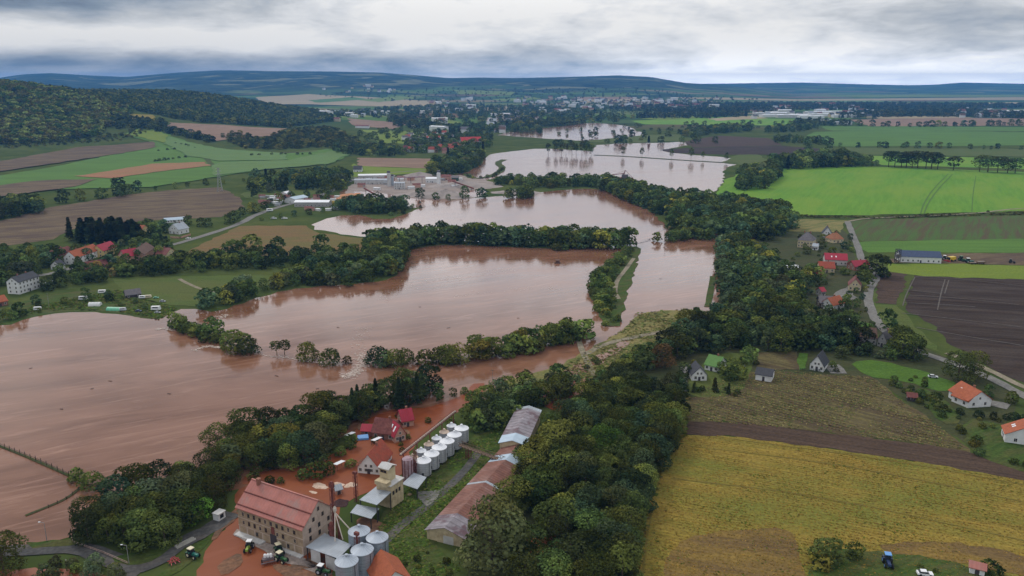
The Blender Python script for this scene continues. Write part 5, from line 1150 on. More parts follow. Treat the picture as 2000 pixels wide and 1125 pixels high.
def heap(name, label, px, py, rx, ry, h, mat, cat='heap', ang=0, seed=1, group=None):
    x, y = G(px, py); V = []; Q = []; nr, na = 9, 36; r = np.random.default_rng(seed); ph = r.uniform(0, 6, 4); m = MB(); grid = []
    for i in range(nr+1):
        t = i/nr; ring = []
        for j in range(na):
            a = 2*math.pi*j/na; w = 1+.16*math.sin(2*a+ph[0])+.1*math.sin(3*a+ph[1])+.06*math.sin(7*a+ph[2])
            z = h*(1-t)**1.15*(1+.25*math.sin(a*2+ph[3])*t)+.03*h*r.uniform(-1, 1)
            ring.append((rx*t*w*math.cos(a), ry*t*w*math.sin(a), max(z, -.25) if t < 1 else -.3))
        grid.append(ring)
    for i in range(nr):
        for j in range(na): m.poly([grid[i][j], grid[i+1][j], grid[i+1][(j+1) % na], grid[i][(j+1) % na]], 0, True)
    tag(m.build(name, mat, None, (x, y, hh((x, y))+.1), math.radians(ang)), label, cat, group)
PALE = C_('pale_sand', (.56, .43, .34), .95, .2, .8, dirt=(.36, .20, .13), dk=.7)
GRAV = C_('gravel_heap', (.27, .235, .22), .95, .2, .12, dirt=(.34, .29, .26), dk=.6)
for i, (px, py, rx, ry, h) in enumerate(((625, 950, 3.6, 1.9, .7), (612, 962, 1.8, .8, .35), (661, 946, 2.2, 1.4, .6), (685, 948, 2, 2.4, .6))):
    heap('sand_heap', ('largest pale sand heap in the red water behind the mill', 'smallest low pale sand heap behind the mill', 'pale sand heap right of the largest one behind the mill', 'pale sand heap nearest the rusty elevator legs')[i], px, py, rx, ry, h, PALE, 'sand heap', -20, i, 'pale sand heaps')
house('garden_hut', 'small red roofed hut in water among debris behind the mill', (657, 968), (668, 965), D=3, e=2, r=3, roof=R_LGR, wall=W_SAL, win=(1, 1), swin=(0, 0), chim=0, cat='hut')
heap('scrap_heap', 'dark rusty heap of scrap machinery right of the mill roof', 664, 984, 3.6, 2.2, 1.8, C_('scrap', (.075, .04, .04), .8, .4, 2.5), 'scrap heap', 10, 5)
for i, (px, py) in enumerate(((768, 1095), (752, 1108), (775, 1110), (716, 1010), (800, 968))):
    x, y = G(px, py); root = empty('pallet_stack', (x, y, .1), .3*i, ('weathered pallet stack right of the grey silos', 'low pallet stack between grey silo and orange roof', 'pallet stack just above the orange roof', 'pallet stack under the lower grey sheet roof', 'pallet stack at the concrete slab')[i], 'pallets', 'pallet stacks in the mill yard')
    for k in range(3): MB().box(-.6, -.5, .18*k, .6, .5, .18*k+.13).build('pallet', C_('pallet_wood', (.32, .24, .15), .9, .2, 2), root)
def car(label, px, py, rz, col, s=1.0, kind='car', group=None, zb=.2):
    x, y = G(px, py); van = kind in ('van', 'caravan'); root = empty('parked_'+kind, (x, y, hh((x, y))+zb), math.radians(rz), label, kind, group); root.scale = (s,)*3
    b = MB()
    if van: b.hexa([(-2.6, -1, .35), (2.6, -1, .35), (2.6, 1, .35), (-2.6, 1, .35), (-2.45, -.95, 2.3), (2.2, -.95, 2.3), (2.2, .95, 2.3), (-2.45, .95, 2.3)])
    else:
        b.hexa([(-2.15, -.88, .3), (2.15, -.88, .3), (2.15, .88, .3), (-2.15, .88, .3), (-2.1, -.84, .85), (2.05, -.84, .78), (2.05, .84, .78), (-2.1, .84, .85)])
        b.hexa([(-1.25, -.72, 1.30), (.45, -.72, 1.30), (.45, .72, 1.30), (-1.25, .72, 1.30), (-1.15, -.68, 1.42), (.35, -.68, 1.42), (.35, .68, 1.42), (-1.15, .68, 1.42)])
    b.build('body', paint(col), root)
    g = MB()
    if van: g.box(-1.6, -1.0, 1.35, 1.4, 1.0, 1.95)
    else: g.hexa([(-1.7, -.8, .84), (1.05, -.8, .8), (1.05, .8, .8), (-1.7, .8, .84), (-1.25, -.7, 1.30), (.45, -.7, 1.30), (.45, .7, 1.30), (-1.25, .7, 1.30)])
    g.build('window', GLS, root)
    for u in ((-1.3, 1.3) if kind != 'caravan' else (0,)):
        for v in (-.86, .86):
            w = MB().wheel((0, 0, 0), .32, .2).build('wheel', TYRE, root, (u, v, .32), math.pi/2)
    return root
car('silver car parked at the lawn edge left of the orange roofed house', 1822, 738, -18, 'silver')
car('white car parked on the lawn below the right village', 1662, 628, 5, 'silver')
car('white car driving on the left village road near its far end', 368, 467, 18, 'white'); car('white van parked on the lay-by beside the left village road', 287, 476, 15, 'white', kind='van')
car('white car parked before the yellow row house', 224, 513, 15, 'silver'); car('grey car beside the white house with two red roofed neighbours', 213, 512, 15, 'grey')
car('white car in the lower bottom right garden below the blue tractor', 1806, 1124, -10, 'white')
for i, (px, py, rz, c, kd, lab) in enumerate(((532, 391, 10, 'white', 'caravan', 'leftmost white caravan in the upper roadside yard'), (541, 388, 20, 'white', 'caravan', 'second white caravan from the left in the upper roadside yard'), (521, 396, 15, 'white', 'caravan', 'lower left white caravan in the upper roadside yard'), (527, 413, 10, 'white', 'van', 'white van at the roadside below the upper yard'), (535, 428, 0, 'silver', 'car', 'silver car in the lower roadside yard'), (556, 428, 5, 'white', 'car', 'white car in the lower roadside yard'), (536, 396, 0, 'silver', 'car', 'silver car among the upper yard caravans'), (648, 398, 10, 'yellow', 'van', 'yellow van right of the long pale workshop'))):
    car(lab, px, py, rz, c, 1.3, kd)
for px, py, rz, c, kd, lab, s in ((209, 603, 15, 'white', 'caravan', '', 1), (240, 607, 10, 'silver', 'caravan', 'silver caravan right of the green polytunnel', .9), (271, 609, -5, 'navy', 'car', 'dark car on the allotment grass', 1.0), (305, 606, 5, 'white', 'caravan', 'big white caravan near the breach of the left lake', 1.25), (308, 612, 0, 'grey', 'car', 'grey car before the big white caravan', 1), (278, 583, 10, 'white', 'van', 'white van right of the dark allotment hut', .9), (290, 582, 12, 'cream', 'caravan', 'cream caravan right of the white van on the allotments', .9), (305, 583, 10, 'pgreen', 'car', 'pale green car at the end of the allotment hedge', .9), (318, 590, -10, 'grey', 'car', 'grey car nearest the left meadow', 1), (200, 573, 8, 'white', 'caravan', 'white caravan under the brownish trees of the left village', 1.1), (163, 586, 12, 'silver', 'van', 'pale grey van on the grass above the white polytunnel', 1.2), (74, 606, 10, 'white', 'van', 'white van at the left lake shore', 1)):
    if lab: car(lab, px, py, rz, c, s*.85, kd)
def tunnel(label, px, py, rz, L, W, h, mat):
    x, y = G(px, py); root = empty('polytunnel', (x, y, hh((x, y))), math.radians(rz), label, 'polytunnel'); m = MB(); n = 8; R = [[(u, W/2*math.cos(math.pi*i/n), h*math.sin(math.pi*i/n)) for i in range(n+1)] for u in (-L/2, -L/4, 0, L/4, L/2)]
    for a, b in zip(R, R[1:]):
        for i in range(n): m.poly([a[i], a[i+1], b[i+1], b[i]], 0, True)
    m.build('cover', mat, root)
    for u in (-L/2, L/2): MB().poly([(u, W/2*math.cos(math.pi*i/n), h*math.sin(math.pi*i/n)) for i in range(n+1)]).build('end_panel', mat, root)
    for u in (-L/4, 0, L/4):
        m = MB()
        for i in range(n): m.bar((u, (W/2+.04)*math.cos(math.pi*i/n), (h+.04)*math.sin(math.pi*i/n)), (u, (W/2+.04)*math.cos(math.pi*(i+1)/n), (h+.04)*math.sin(math.pi*(i+1)/n)), .06)
        m.build('hoop', W_PAL, root)
tunnel('green film polytunnel on the allotment shore of the left lake', 224, 606, -8, 9, 4, 2, paint('pgreen')); tunnel('white film polytunnel left of the green one', 186, 597, 5, 7, 4, 2.3, W_WHT)
# ------------------------------------------------------------------ villages
V1 = [
 ('apartment_house', 'long white three storey house with dark roof at the left shore', (39,575), (79,562), dict(D=9, e=8.2, r=11.2, roof=R_DGR, win=(6,3), swin=(2,3), chim=2)),
 ('row_house', 'long white row house with bright orange roof in the left village', (150,517), (196,501), dict(D=10, e=5.6, r=10, roof=R_ORG, win=(7,2), swin=(2,2), chim=2)),
 ('row_house', 'yellow house with crimson roof right of the orange roofed row', (203,503), (229,494), dict(D=10, e=5.4, r=9.6, roof=R_CRIM, wall=W_YEL, win=(5,2), swin=(2,2))),
 ('village_house', 'maroon roofed house left of the orange roofed row', (112,513), (146,503), dict(D=10, e=5, r=9, roof=R_MAR, wall=W_GRY, win=(4,1))),
 ('barn', 'low maroon barn in front of the orange roofed row', (172,530), (212,524), dict(D=9, e=3, r=6.4, roof=R_MAR, wall=W_BRK, chim=0)),
 ('village_house', 'salmon house with rose red roof left of the road junction', (247,513), (274,508), dict(D=11, e=4.5, r=9, roof=R_CRIM, wall=W_SAL, win=(3,1))),
 ('village_house', 'brownish roofed pink house at the left village road junction', (283,508), (303,494), dict(D=12, e=4.5, r=9, roof=R_BRN, wall=W_SAL, win=(3,1))),
 ('village_house', 'small reddish gabled house right of the road junction', (325,506), (345,499), dict(D=9, e=3.5, r=7.5, roof=R_MAR, wall=W_CRM, win=(2,1), across=True)),
 ('village_house', 'ochre house with orange tiled roof among trees behind the row', (275,461), (295,456), dict(D=9, e=4, r=8.6, roof=R_ORG, wall=W_YEL, win=(2,1), across=True)),
 ('lean_to', 'small rose roofed annex left of the ochre house', (264,463), (275,461), dict(D=7, e=3, r=5.5, roof=R_CRIM, wall=W_WHT, win=(1,1), chim=0)),
 ('village_house', 'white gabled house with silver grey roof above the left road', (330,456), (350,458), dict(D=12, e=4.4, r=9.2, roof=R_LGR, win=(3,1), across=True, dorm=2)),
 ('glasshouse', 'long pale blue glasshouse behind the silver roofed white house', (322,436), (362,433), dict(D=7, e=2.6, r=4.5, roof=R_BLU, win=(8,1), chim=0)),
 ('garden_hut', 'dark roofed allotment hut beside white caravans', (247,584), (276,580), dict(D=7, e=2.4, r=5, roof=R_MGR, wall=W_DRK, chim=0)),
 ('village_house', 'orange roofed cottage at the left edge below the white house', (-12,602), (16,596), dict(D=8, e=3, r=6, roof=R_ORG, wall=W_BRK)),
 ('shed', 'flat pale carport shed right of the long white house', (84,562), (103,556), dict(D=6, e=2.6, r=3.2, roof=R_LGR, wall=W_GRY, chim=0)),
 ('village_house', 'small white house left of the white row front', (118,527), (128,523), dict(D=7, e=3.4, r=6.4, roof=R_DGR, win=(2,1))),
 ('workshop', 'long white roofed workshop beside the left road yard', (575,404), (642,404), dict(D=16, e=5, r=6.5, roof=SILWR, wall=W_GRY, win=(9,1), chim=0)),
 ('workshop', 'blue roofed workshop end left of the long white one', (576,398), (602,393), dict(D=14, e=5, r=7, roof=R_BLU, wall=W_WHT, win=(4,1), chim=0)),
 ('garden_hut', 'white topped shed at the tree group above the caravans', (560,384), (570,382), dict(D=9, e=4, r=5.5, roof=SILWR, wall=W_WHT, chim=0)),
 ('village_house', 'dark roofed house on the green strip above the gravel works', (690,336), (706,336), dict(D=12, e=4, r=9, roof=R_DGR, win=(3,1))),
 ('farmhouse', 'grey hip roofed manor at the top of the right village', (1557,483), (1586,486), dict(D=13, e=6.5, r=12.5, roof=R_MGR, wall=W_CRM, win=(5,2), swin=(3,2), hip=5, chim=2)),
 ('village_house', 'white annex under the grey hip roofed manor', (1586,488), (1596,489), dict(D=7, e=3.2, r=5, roof=R_LGR)),
 ('village_house', 'dark grey gabled house right of the manor', (1606,463), (1624,464), dict(D=10, e=3.5, r=9, roof=R_DGR, win=(2,1), across=True)),
 ('village_house', 'brown orange roofed bungalow at the top bend of the road', (1626,475), (1647,474), dict(D=11, e=3.2, r=8, roof=C_('roof_terracotta', (.30, .13, .07), .8, .2, .8, stripes=(1, .4, .25)), wall=W_CRM, hip=3)),
 ('barn', 'long crimson roofed hall in the right village', (1611,517), (1654,519), dict(D=11, e=4.2, r=8, roof=R_CRIM, wall=W_PAL, win=(6,1), chim=0, dorm=2)),
 ('village_house', 'red tiled house below the crimson hall', (1600,532), (1630,533), dict(D=9, e=3.4, r=7.2, roof=R_RED, wall=W_CRM)),
 ('village_house', 'smaller red tiled house left below the crimson hall', (1581,542), (1605,543), dict(D=8, e=3, r=6.4, roof=R_RED, wall=W_BRK)),
 ('shed', 'white flat shed at the river wood edge of the right village', (1539,533), (1563,532), dict(D=8, e=3.6, r=4.2, roof=SILWR, wall=W_GRY, chim=0)),
 ('village_house', 'dark crimson roofed house at the village road tree', (1669,529), (1698,527), dict(D=9, e=3.2, r=6.6, roof=R_CRIM, wall=W_BRK)),
 ('village_house', 'maroon gabled house above the concrete drive', (1657,567), (1681,569), dict(D=10, e=3.6, r=8, roof=R_MAR, wall=W_CRM, across=True)),
 ('barn', 'pale grey roofed barn left of the concrete drive', (1601,602), (1627,603), dict(D=10, e=3.4, r=6.6, roof=R_MGR, wall=W_DRK, chim=0)),
 ('village_house', 'orange red gabled house right of the pale grey barn', (1626,607), (1648,601), dict(D=8, e=3.4, r=7, roof=R_ORG, wall=W_WHT)),
 ('lean_to', 'tiny crimson roofed annex above the pale grey barn', (1604,578), (1612,577), dict(D=5, e=3, r=5, roof=R_CRIM, wall=W_GRY, chim=0)),
 ('barn', 'brown roofed old barn among trees below the road bend', (1679,672), (1711,674), dict(D=9, e=4, r=8, roof=R_BRN, wall=W_GRY, chim=0)),
 ('village_house', 'grey weathered house right of the brown roofed old barn', (1713,676), (1730,680), dict(D=9, e=4, r=8, roof=R_MGR, wall=W_GRY, across=True)),
 ('bungalow', 'white bungalow with a bright green roof in the hedge garden', (1376,722), (1402,728), dict(D=10, e=2.8, r=6.4, roof=R_GRN, win=(3,1), hip=0)),
 ('bungalow', 'white gabled house with dark roof before the green roofed one', (1351,744), (1380,744), dict(D=9, e=3, r=6.6, roof=R_DGR, across=True, win=(2,1), chim=0)),
 ('shed', 'grey roofed shed with a white door on the stubble edge', (1475,742), (1506,747), dict(D=8, e=3, r=5, roof=R_DGR, wall=W_WHT, win=(1,1), chim=0)),
 ('bungalow', 'white gabled new house with dark roof and fenced garden', (1581,722), (1608,727), dict(D=10, e=3, r=7.6, roof=R_DGR, across=True, win=(3,1), chim=0)),
 ('bungalow', 'large orange roofed white house with skylights and a wing', (1852,776), (1889,797), dict(D=11, e=3.4, r=7.2, roof=R_ORG, win=(3,1), dorm=3)),
 ('garden_wing', 'orange roofed front wing of the large white house', (1890,797), (1914,792), dict(D=8, e=3, r=5.8, roof=R_ORG, across=True, win=(2,1), chim=0)),
 ('bungalow', 'bright orange roofed house cut by the right edge', (1955,848), (1966,874), dict(L=8, D=14, e=3.6, r=7.6, roof=R_ORG, across=False, win=(2,1), dorm=2)),
 ('garden_hut', 'pink roofed white hut at the bottom right edge', (1893,1120), (1922,1127), dict(D=3, e=2.2, r=3.2, roof=R_PINK, win=(1,1), swin=(1,1), chim=0)),
 ('garden_hut', 'brown roofed garden hut in the hedge left of the orange roofs', (1772,783), (1790,785), dict(D=4, e=2, r=3.2, roof=R_MAR, wall=W_DRK, win=(1,1), chim=0)),
 ('farm_shed', 'long navy roofed farm shed with white front beside machinery', (1758,512), (1838,515), dict(D=14, e=4.6, r=8, roof=R_NAVY, wall=W_WHT, win=(8,1), chim=0)),
 ('village_house', 'big bright red roofed school building beyond the far lake', (902,284), (942,283), dict(D=22, e=8, r=17, roof=C_('roof_bright_red', (.42, .05, .045), .7, .2, .3), win=(10,2), chim=2)),
 ('village_house', 'lower red roofed building left of the bright red school', (858,294), (898,293), dict(D=18, e=6, r=12, roof=R_RED, wall=W_SAL, win=(8,1))),
]
for kind, lab, A, B_, kw in V1:
    kw.setdefault('cat', {'barn': 'barn', 'shed': 'shed', 'garden_hut': 'hut', 'workshop': 'workshop', 'glasshouse': 'greenhouse', 'lean_to': 'annex', 'farm_shed': 'shed', 'garden_wing': 'annex'}.get(kind, 'house'))
    if kw['cat'] in ('shed', 'barn', 'workshop', 'hut', 'greenhouse'): kw.setdefault('swin', (1, 1))
    house(kind, lab, A, B_, **kw)
# picket fence of the new bungalow, pole, roadside wall
def fence(name, label, pts, h, st, mat, cat='fence', rails=(.35, .85), pw=.1, world=False, zb=0):
    w = list(pts) if world else [G(*p) for p in pts]; x0, y0 = w[0]; root = empty(name, (x0, y0, hh(w[0])+zb), 0, label, cat); m = MB()
    for a, b in zip(w, w[1:]):
        L = math.dist(a, b); n = max(1, int(L/st))
        for k in range(n+1):
            t = k/n; MB().bar((a[0]+(b[0]-a[0])*t-x0, a[1]+(b[1]-a[1])*t-y0, -.3), (a[0]+(b[0]-a[0])*t-x0, a[1]+(b[1]-a[1])*t-y0, h), pw).build('post', mat, root)
        for r in rails: m.bar((a[0]-x0, a[1]-y0, h*r), (b[0]-x0, b[1]-y0, h*r), pw*.7)
    if rails: m.build('rail', mat, root)
fence('garden_fence', 'dark picket fence below the white gabled new house', [(1563,724),(1600,726),(1630,727)], 1.4, .8, C_('fence_green', (.03, .05, .035), .9, .2, 1), rails=(.3, .8), pw=.14)
fence('garden_wall', 'low tan boundary wall before the silver roofed white house', [(334,465),(352,466),(372,460)], 1.6, 3, W_SAL, 'wall', (.2, .5, .8), .5)
fence('wire_fence', 'line of bare fence posts on the drowned bank at the left edge', [(-40,858),(0,872),(70,900),(135,930)], 2.0, 3.2, C_('post_wood', (.06, .05, .04), .9, .2, 1), rails=(.6,), pw=.16)
fence('field_fence', 'thin post fence on the lower drowned bank at the left', [(165,948),(130,976),(95,992)], 1.3, 3, C_('post_wood', (.06, .05, .04)), rails=(.6,), pw=.14)
fence('road_railing', 'pale pink tubular railing along the flooded ditch at the road junction', [(140,1052),(143,1062),(200,1082),(249,1103)], 1.0, 2.2, C_('railing_pink', (.42, .30, .26), .6, .1, 1), 'railing', (.55, 1.0), .13)
fence('road_railing', 'short grey railing at the road left of the willow bushes', [(128,1098),(146,1108)], 1.0, 1.5, C_('railing_grey', (.34, .33, .30), .6, .1, 1), 'railing', (.5, 1.0), .12)
def pole(label, px, py, h, lamp, kind, cat, group=None, arm=1.2, s=.16, ang=0.0):
    x, y = G(px, py); root = empty(kind, (x, y, hh((x, y))), ang, label, cat, group); MB().lathe([(s*.7, -.3), (s*.4, h)], 8).build('pole', C_('pole_grey', (.26, .26, .26), .8, .15, 1), root)
    if lamp: MB().bar((0, 0, h-.1), (-arm, 0, h+.15), .09).build('arm', C_('pole_grey', (.26, .26, .26)), root); MB().box(-arm-.5, -.14, h+.08, -arm+.1, .14, h+.24).build('lamp_head', SILWR, root)
    else: MB().box(-.9, -.06, h-.9, .9, .06, h-.75).build('crossarm', DARKST, root)
pole('street lamp standing in the flood at the left road edge', 92, 1058, 6.5, True, 'street_lamp', 'street lamp'); pole('street lamp on the grass beside the end of the pink railing', 252, 1102, 6.2, True, 'street_lamp', 'street lamp')
for px, py, h, lab in ((1765, 695, 9, 'bare pole under the big trees below the road bend'), (962, 748, 7, 'thin pole standing alone in the grassy flats of the flood'), (1453, 735, 6, 'thin pole on the lawn left of the grey shed'), (96, 600, 9, 'wooden pole at the left lake shore'), (1298, 488, 6, 'dark stump of a pole standing in the right basin'), (430, 500, 8, 'wooden pole at the left village hedge wood')):
    pole(lab, px, py, h, False, 'utility_pole', 'utility pole')
def pylon(label, px, py, h):
    x, y = G(px, py); z = hh((x, y)); root = empty('power_pylon', (x, y, z), .5, label, 'pylon'); m = MB(); n = 9
    W = lambda t: 2.6*(1-t)**1.3+.55
    for k in range(n):
        a, b = k/n, (k+1)/n
        for i in range(4):
            c = [(-1, -1), (1, -1), (1, 1), (-1, 1)]; u, v = c[i], c[(i+1) % 4]
            m.bar((u[0]*W(a), u[1]*W(a), h*a), (u[0]*W(b), u[1]*W(b), h*b), .28); m.bar((u[0]*W(a), u[1]*W(a), h*a), (v[0]*W(b), v[1]*W(b), h*b), .18)
    m.build('tower', C_('pylon_steel', (.34, .35, .36), .5, .1, 1), root)
    for zz, w in ((.72, 4.6), (.85, 3.8), (.97, 3)): MB().bar((-w, 0, h*zz), (w, 0, h*zz), .3).bar((-w, 0, h*zz), (0, 0, h*zz+1.4), .16).bar((w, 0, h*zz), (0, 0, h*zz+1.4), .16).build('crossarm', C_('pylon_steel', (.34, .35, .36)), root)
pylon('grey lattice power pylon on the slope above the brown stubble', 430, 374, 30)
# farm machinery row by the navy shed
x, y = G(1752, 514); root = empty('feed_elevator', (x, y, 0), 0, 'dark machinery tower at the left end of the navy farm shed', 'grain elevator'); m = MB(); lattice(m, (0, 0), 3, 0, 11, 2.2, .2); m.build('tower', DARKST, root); MB().box(-1.9, -1.9, 5, 1.9, 1.9, 6.5).build('hopper', R_MGR, root)
for px, py, rz, b, c, lab, s in ((1846, 508, 60, 'green', 'white', 'green tractor nearest the navy farm shed', 1.3), (1878, 510, 20, 'green', 'green', 'dark green tractor right of the yellow harvester', 1.4), (1892, 514, 80, 'teal', 'white', 'teal tractor with white roof among the farm machines', 1.4), (1975, 514, 60, 'black', 'black', 'black tractor alone at the right end of the machines', 1.1)):
    tractor(lab, px, py, rz, b, c, s)
x, y = G(1858, 510); root = empty('combine_harvester', (x, y, 0), .4, 'yellow combine harvester standing right of the navy farm shed', 'harvester')
MB().box(-3, -1.5, 1, 3, 1.5, 3.6).build('body', paint('yellow'), root); MB().box(-3.8, -1.1, 1.6, -3.01, 1.1, 3.5).build('cab', GLS, root); MB().box(-5, -2.6, .3, -3.9, 2.6, 1).build('header', paint('red'), root)
for u, r in ((-2, .95), (2.2, .7)):
    for v in (-1.6, 1.6): MB().wheel((0, 0, 0), r, .5).build('wheel', TYRE, root, (u, v, r), math.pi/2)
for px, lab in ((1900, 'flat trailer at the right of the farm machines'), (1915, 'high sided trailer at the right of the farm machines')):
    x, y = G(px, 516); root = empty('farm_trailer', (x, y, 0), .1, lab, 'trailer'); hgt = 1.0 if 'flat' in lab else 2.2
    MB().box(-3, -1.2, .9, 3, 1.2, .9+hgt*.6).build('bed', paint('brown'), root)
    for u in (-1.6, 1.6):
        for v in (-1.1, 1.1): MB().wheel((0, 0, 0), .5, .3).build('wheel', TYRE, root, (u, v, .5), math.pi/2)
def far_mesh(w, l, h, r, wall, roof, key):
    if key in ME: return ME[key]
    m = MB(); m.box(-l/2, -w/2, -2, l/2, w/2, h, 0)
    if r > h+.5:
        for s in (-1, 1): m.poly([(-l/2-.4, s*(w/2+.4), h-.1), (l/2+.4, s*(w/2+.4), h-.1), (l/2+.4, 0, r), (-l/2-.4, 0, r)], 1)
        for u in (-l/2, l/2): m.poly([(u, -w/2, h+.01), (u, w/2, h+.01), (u, 0, r-.1)], 0)
    else: m.box(-l/2-.3, -w/2-.3, h+.02, l/2+.3, w/2+.3, r, 1)
    ME[key] = m.mesh('far_house', [wall, roof]); return ME[key]
FH0 = [far_mesh(10, 13, 6.5, 11, W_WHT, R_MGR, 'f0'), far_mesh(10, 12, 6, 11, W_WHT, R_RED, 'f1'), far_mesh(10, 14, 6, 11, W_SAL, R_MAR, 'f5')]
# ------------------------------------------------------------------ gravel works
for i, (px, py, rx, ry, h) in enumerate(((905, 364, 45, 26, 8), (870, 384, 40, 22, 9), (825, 382, 34, 20, 6), (1010, 376, 38, 18, 4), (820, 346, 34, 22, 8), (680, 384, 12, 40, 3))):
    heap('gravel_heap', ('flat topped gravel heap right of the white tower', 'long grey gravel heap behind the lone trees in water', 'low gravel heap left of the long grey one', 'gravel heap behind the round island', 'dark gravel heap left of the white tower', 'orange sand bank at the left end of the works')[i], px, py, rx, ry, h, GRAV if i < 5 else C_('orange_sand', (.42, .20, .10), .95, .2, .2), 'gravel heap', 0, i+20, 'heaps at the gravel works')
GW = [('works_hall', 'long low grey hall with dark openings at the gravel works', (692,360), (764,360), dict(D=12, e=5.5, r=7, roof=R_LGR, wall=W_PAL, win=(12,1))),
      ('works_hall', 'pale flat hall behind the long low one at the gravel works', (700,350), (755,349), dict(D=14, e=5, r=6.4, roof=SILWR, wall=W_PAL, win=(8,1))),
      ('works_hall', 'white hall left of the tall white tower at the gravel works', (832,357), (858,357), dict(D=12, e=5.5, r=7, roof=SILWR, wall=W_WHT, win=(4,1))),
      ('works_hall', 'lilac grey process building in the middle of the gravel works', (770,370), (790,370), dict(D=10, e=8, r=9.2, roof=R_LGR, wall=W_PAL, win=(4,3))),
      ('works_hall', 'small reddish workshop right of the tall white tower', (864,352), (880,352), dict(D=14, e=5, r=7, roof=R_MAR, wall=W_SAL, win=(3,1))),
      ('works_hall', 'dark green shed at the right of the gravel works', (882,356), (895,356), dict(D=14, e=6, r=8, roof=R_MGR, wall=C_('green_wall', (.05, .09, .06), .8, .2, 1), win=(2,1)))]
for k, l, A, B_, kw in GW: house(k, l, A, B_, chim=0, cat='works hall', **kw)
for px, py, R, h, lab, mt in ((857, 361, 2.6, 16, 'tall white cement tower right of the white works hall', W_WHT), (760, 364, 2.4, 17, 'tallest pale grey tower in the middle of the gravel works', W_PAL), (767, 363, 1.9, 12, 'slim grey silo right of the tallest pale tower', R_LGR)):
    x, y = G(px, py); root = empty('cement_silo', (x, y, 0), 0, lab, 'silo', 'tall silos at the gravel works'); MB().lathe([(R, -.3), (R, h*.62), (R+.25, h*.62), (R+.25, h*.64), (R, h*.64), (R, h), (R*.3, h+2)], 22).build('shell', mt, root); MB().box(-R*.8, -R*.8, h+1.2, R*.8, R*.8, h+3.5).build('head', R_MGR, root)
for a, b, z0, z1, lab in (((885,366),(925,371),8,2,'dark inclined conveyor over the flat gravel heap'), ((775,358),(830,358),8,9,'long lilac conveyor between process building and white hall'), ((712,382),(742,388),9,2,'short inclined conveyor in the flooded yard of the works')):
    p, q = np.array(G(*a)), np.array(G(*b)); L = float(np.linalg.norm(q-p)); root = empty('belt_conveyor', (p[0], p[1], 0), math.atan2(*(q-p)[::-1]), lab, 'conveyor'); m = MB().bar((0, 0, z0), (L, 0, z1), 1.6, 0, 1.4)
    m.build('belt_frame', LIL if 'lilac' in lab else RUST, root)
    for t in (.1, .5, .9): MB().bar((L*t, 0, -.3), (L*t, 0, z0+(z1-z0)*t-.8), .5).build('trestle', DARKST, root)
p = G(1178, 347); q = G(1238, 350); L = math.dist(p, q); root = empty('gravel_dredger', (p[0], p[1], .1), math.atan2(q[1]-p[1], q[0]-p[0]), 'rusty floating gravel dredger with a raised boom in the far lake', 'dredger')
MB().box(L*.5, -5, -.3, L*.95, 5, 1.6).box(0, -3, -.3, L*.12, 3, 1.5).build('pontoon', RUST, root); MB().box(L*.62, -3, 1.61, L*.8, 3, 6).build('deck_house', R_MGR, root)
m = MB(); m.bar((L*.02, -1.2, 3), (L*.7, -1.2, 7.5), .7).bar((L*.02, 1.2, 3), (L*.7, 1.2, 7.5), .7).bar((0, 0, 1), (L*.06, 0, 7), .6)
for k in range(10): t = k/10; m.bar((L*(.02+.68*t), -1.2, 3+4.5*t), (L*(.02+.68*(t+.1)), 1.2, 3+4.5*(t+.1)), .3)
m.build('boom', RUST, root); m = MB(); m.bar((L*.66, -2, 6), (L*.72, 0, 12), .6).bar((L*.66, 2, 6), (L*.72, 0, 12), .6).bar((L*.72, 0, 12), (L*.96, 0, 1.6), .4).bar((L*.72, 0, 12), (L*.4, 0, 6.2), .25); m.build('a_frame', RUST, root)
CAB = [far_mesh(4, 9, 3, 3.3, W_WHT, SILWR, 'c0'), far_mesh(4, 8, 3, 3.3, W_GRY, R_LGR, 'c1'), far_mesh(6, 10, 4, 5.5, W_SAL, R_MAR, 'c2')]
for i in range(34):
    p = G(random.uniform(695, 900), random.uniform(346, 372)); o = link('site_cabin', random.choice(CAB), None, (p[0], p[1], hh(p)), random.uniform(-.5, .5)); tag(o, 'small pale cabin or container in the yard of the gravel works', 'cabin', 'cabins and containers at the gravel works')
for i in range(22):
    p = G(random.uniform(505, 565), random.uniform(384, 404)); o = link('yard_shed', random.choice(CAB), None, (p[0], p[1], hh(p)), random.uniform(-.5, .5)); o.scale = (.75,)*3; tag(o, 'small pale shed crowded in the upper roadside yard', 'shed', 'sheds in the upper roadside yard')
for i in range(16):
    p = G(random.uniform(600, 665), random.uniform(386, 412)); o = link('yard_shed', random.choice(CAB), None, (p[0], p[1], hh(p)), random.uniform(-.5, .5)); o.scale = (.75,)*3; tag(o, 'small shed crowded around the long white roofed workshop', 'shed', 'sheds around the long workshop')
for i in range(40):
    p = G(random.uniform(790, 900), random.uniform(262, 300)); o = link('far_house', random.choice(FH0), None, (p[0], p[1], hh(p)), random.uniform(-.6, .6)); tag(o, 'small house in the village left of the bright red school', 'house', 'houses left of the bright red school')
for i, (px, py) in enumerate(((876,641), (1012,622), (540,735), (180,760), (120,800), (330,770), (215,745), (620,760), (820,600), (660,640), (1290,545), (900,430), (1090,420), (60,720))):
    x, y = G(px, py); m = MB(); r = random.Random(i); L = r.uniform(.5, 1.1); m.bar((-L, 0, .1), (L, .2, .16), .14)
    for k in range(7): t = r.uniform(-L, L); m.bar((t, 0, .14), (t+r.uniform(-.3, .5), r.uniform(-.5, .5), r.uniform(.15, .3)), .05)
    tag(m.build('driftwood', W_DRK, None, (x, y, .1), r.uniform(-.5, .5)), 'dark branch drifting on the brown flood water', 'driftwood', 'branches drifting on the flood')
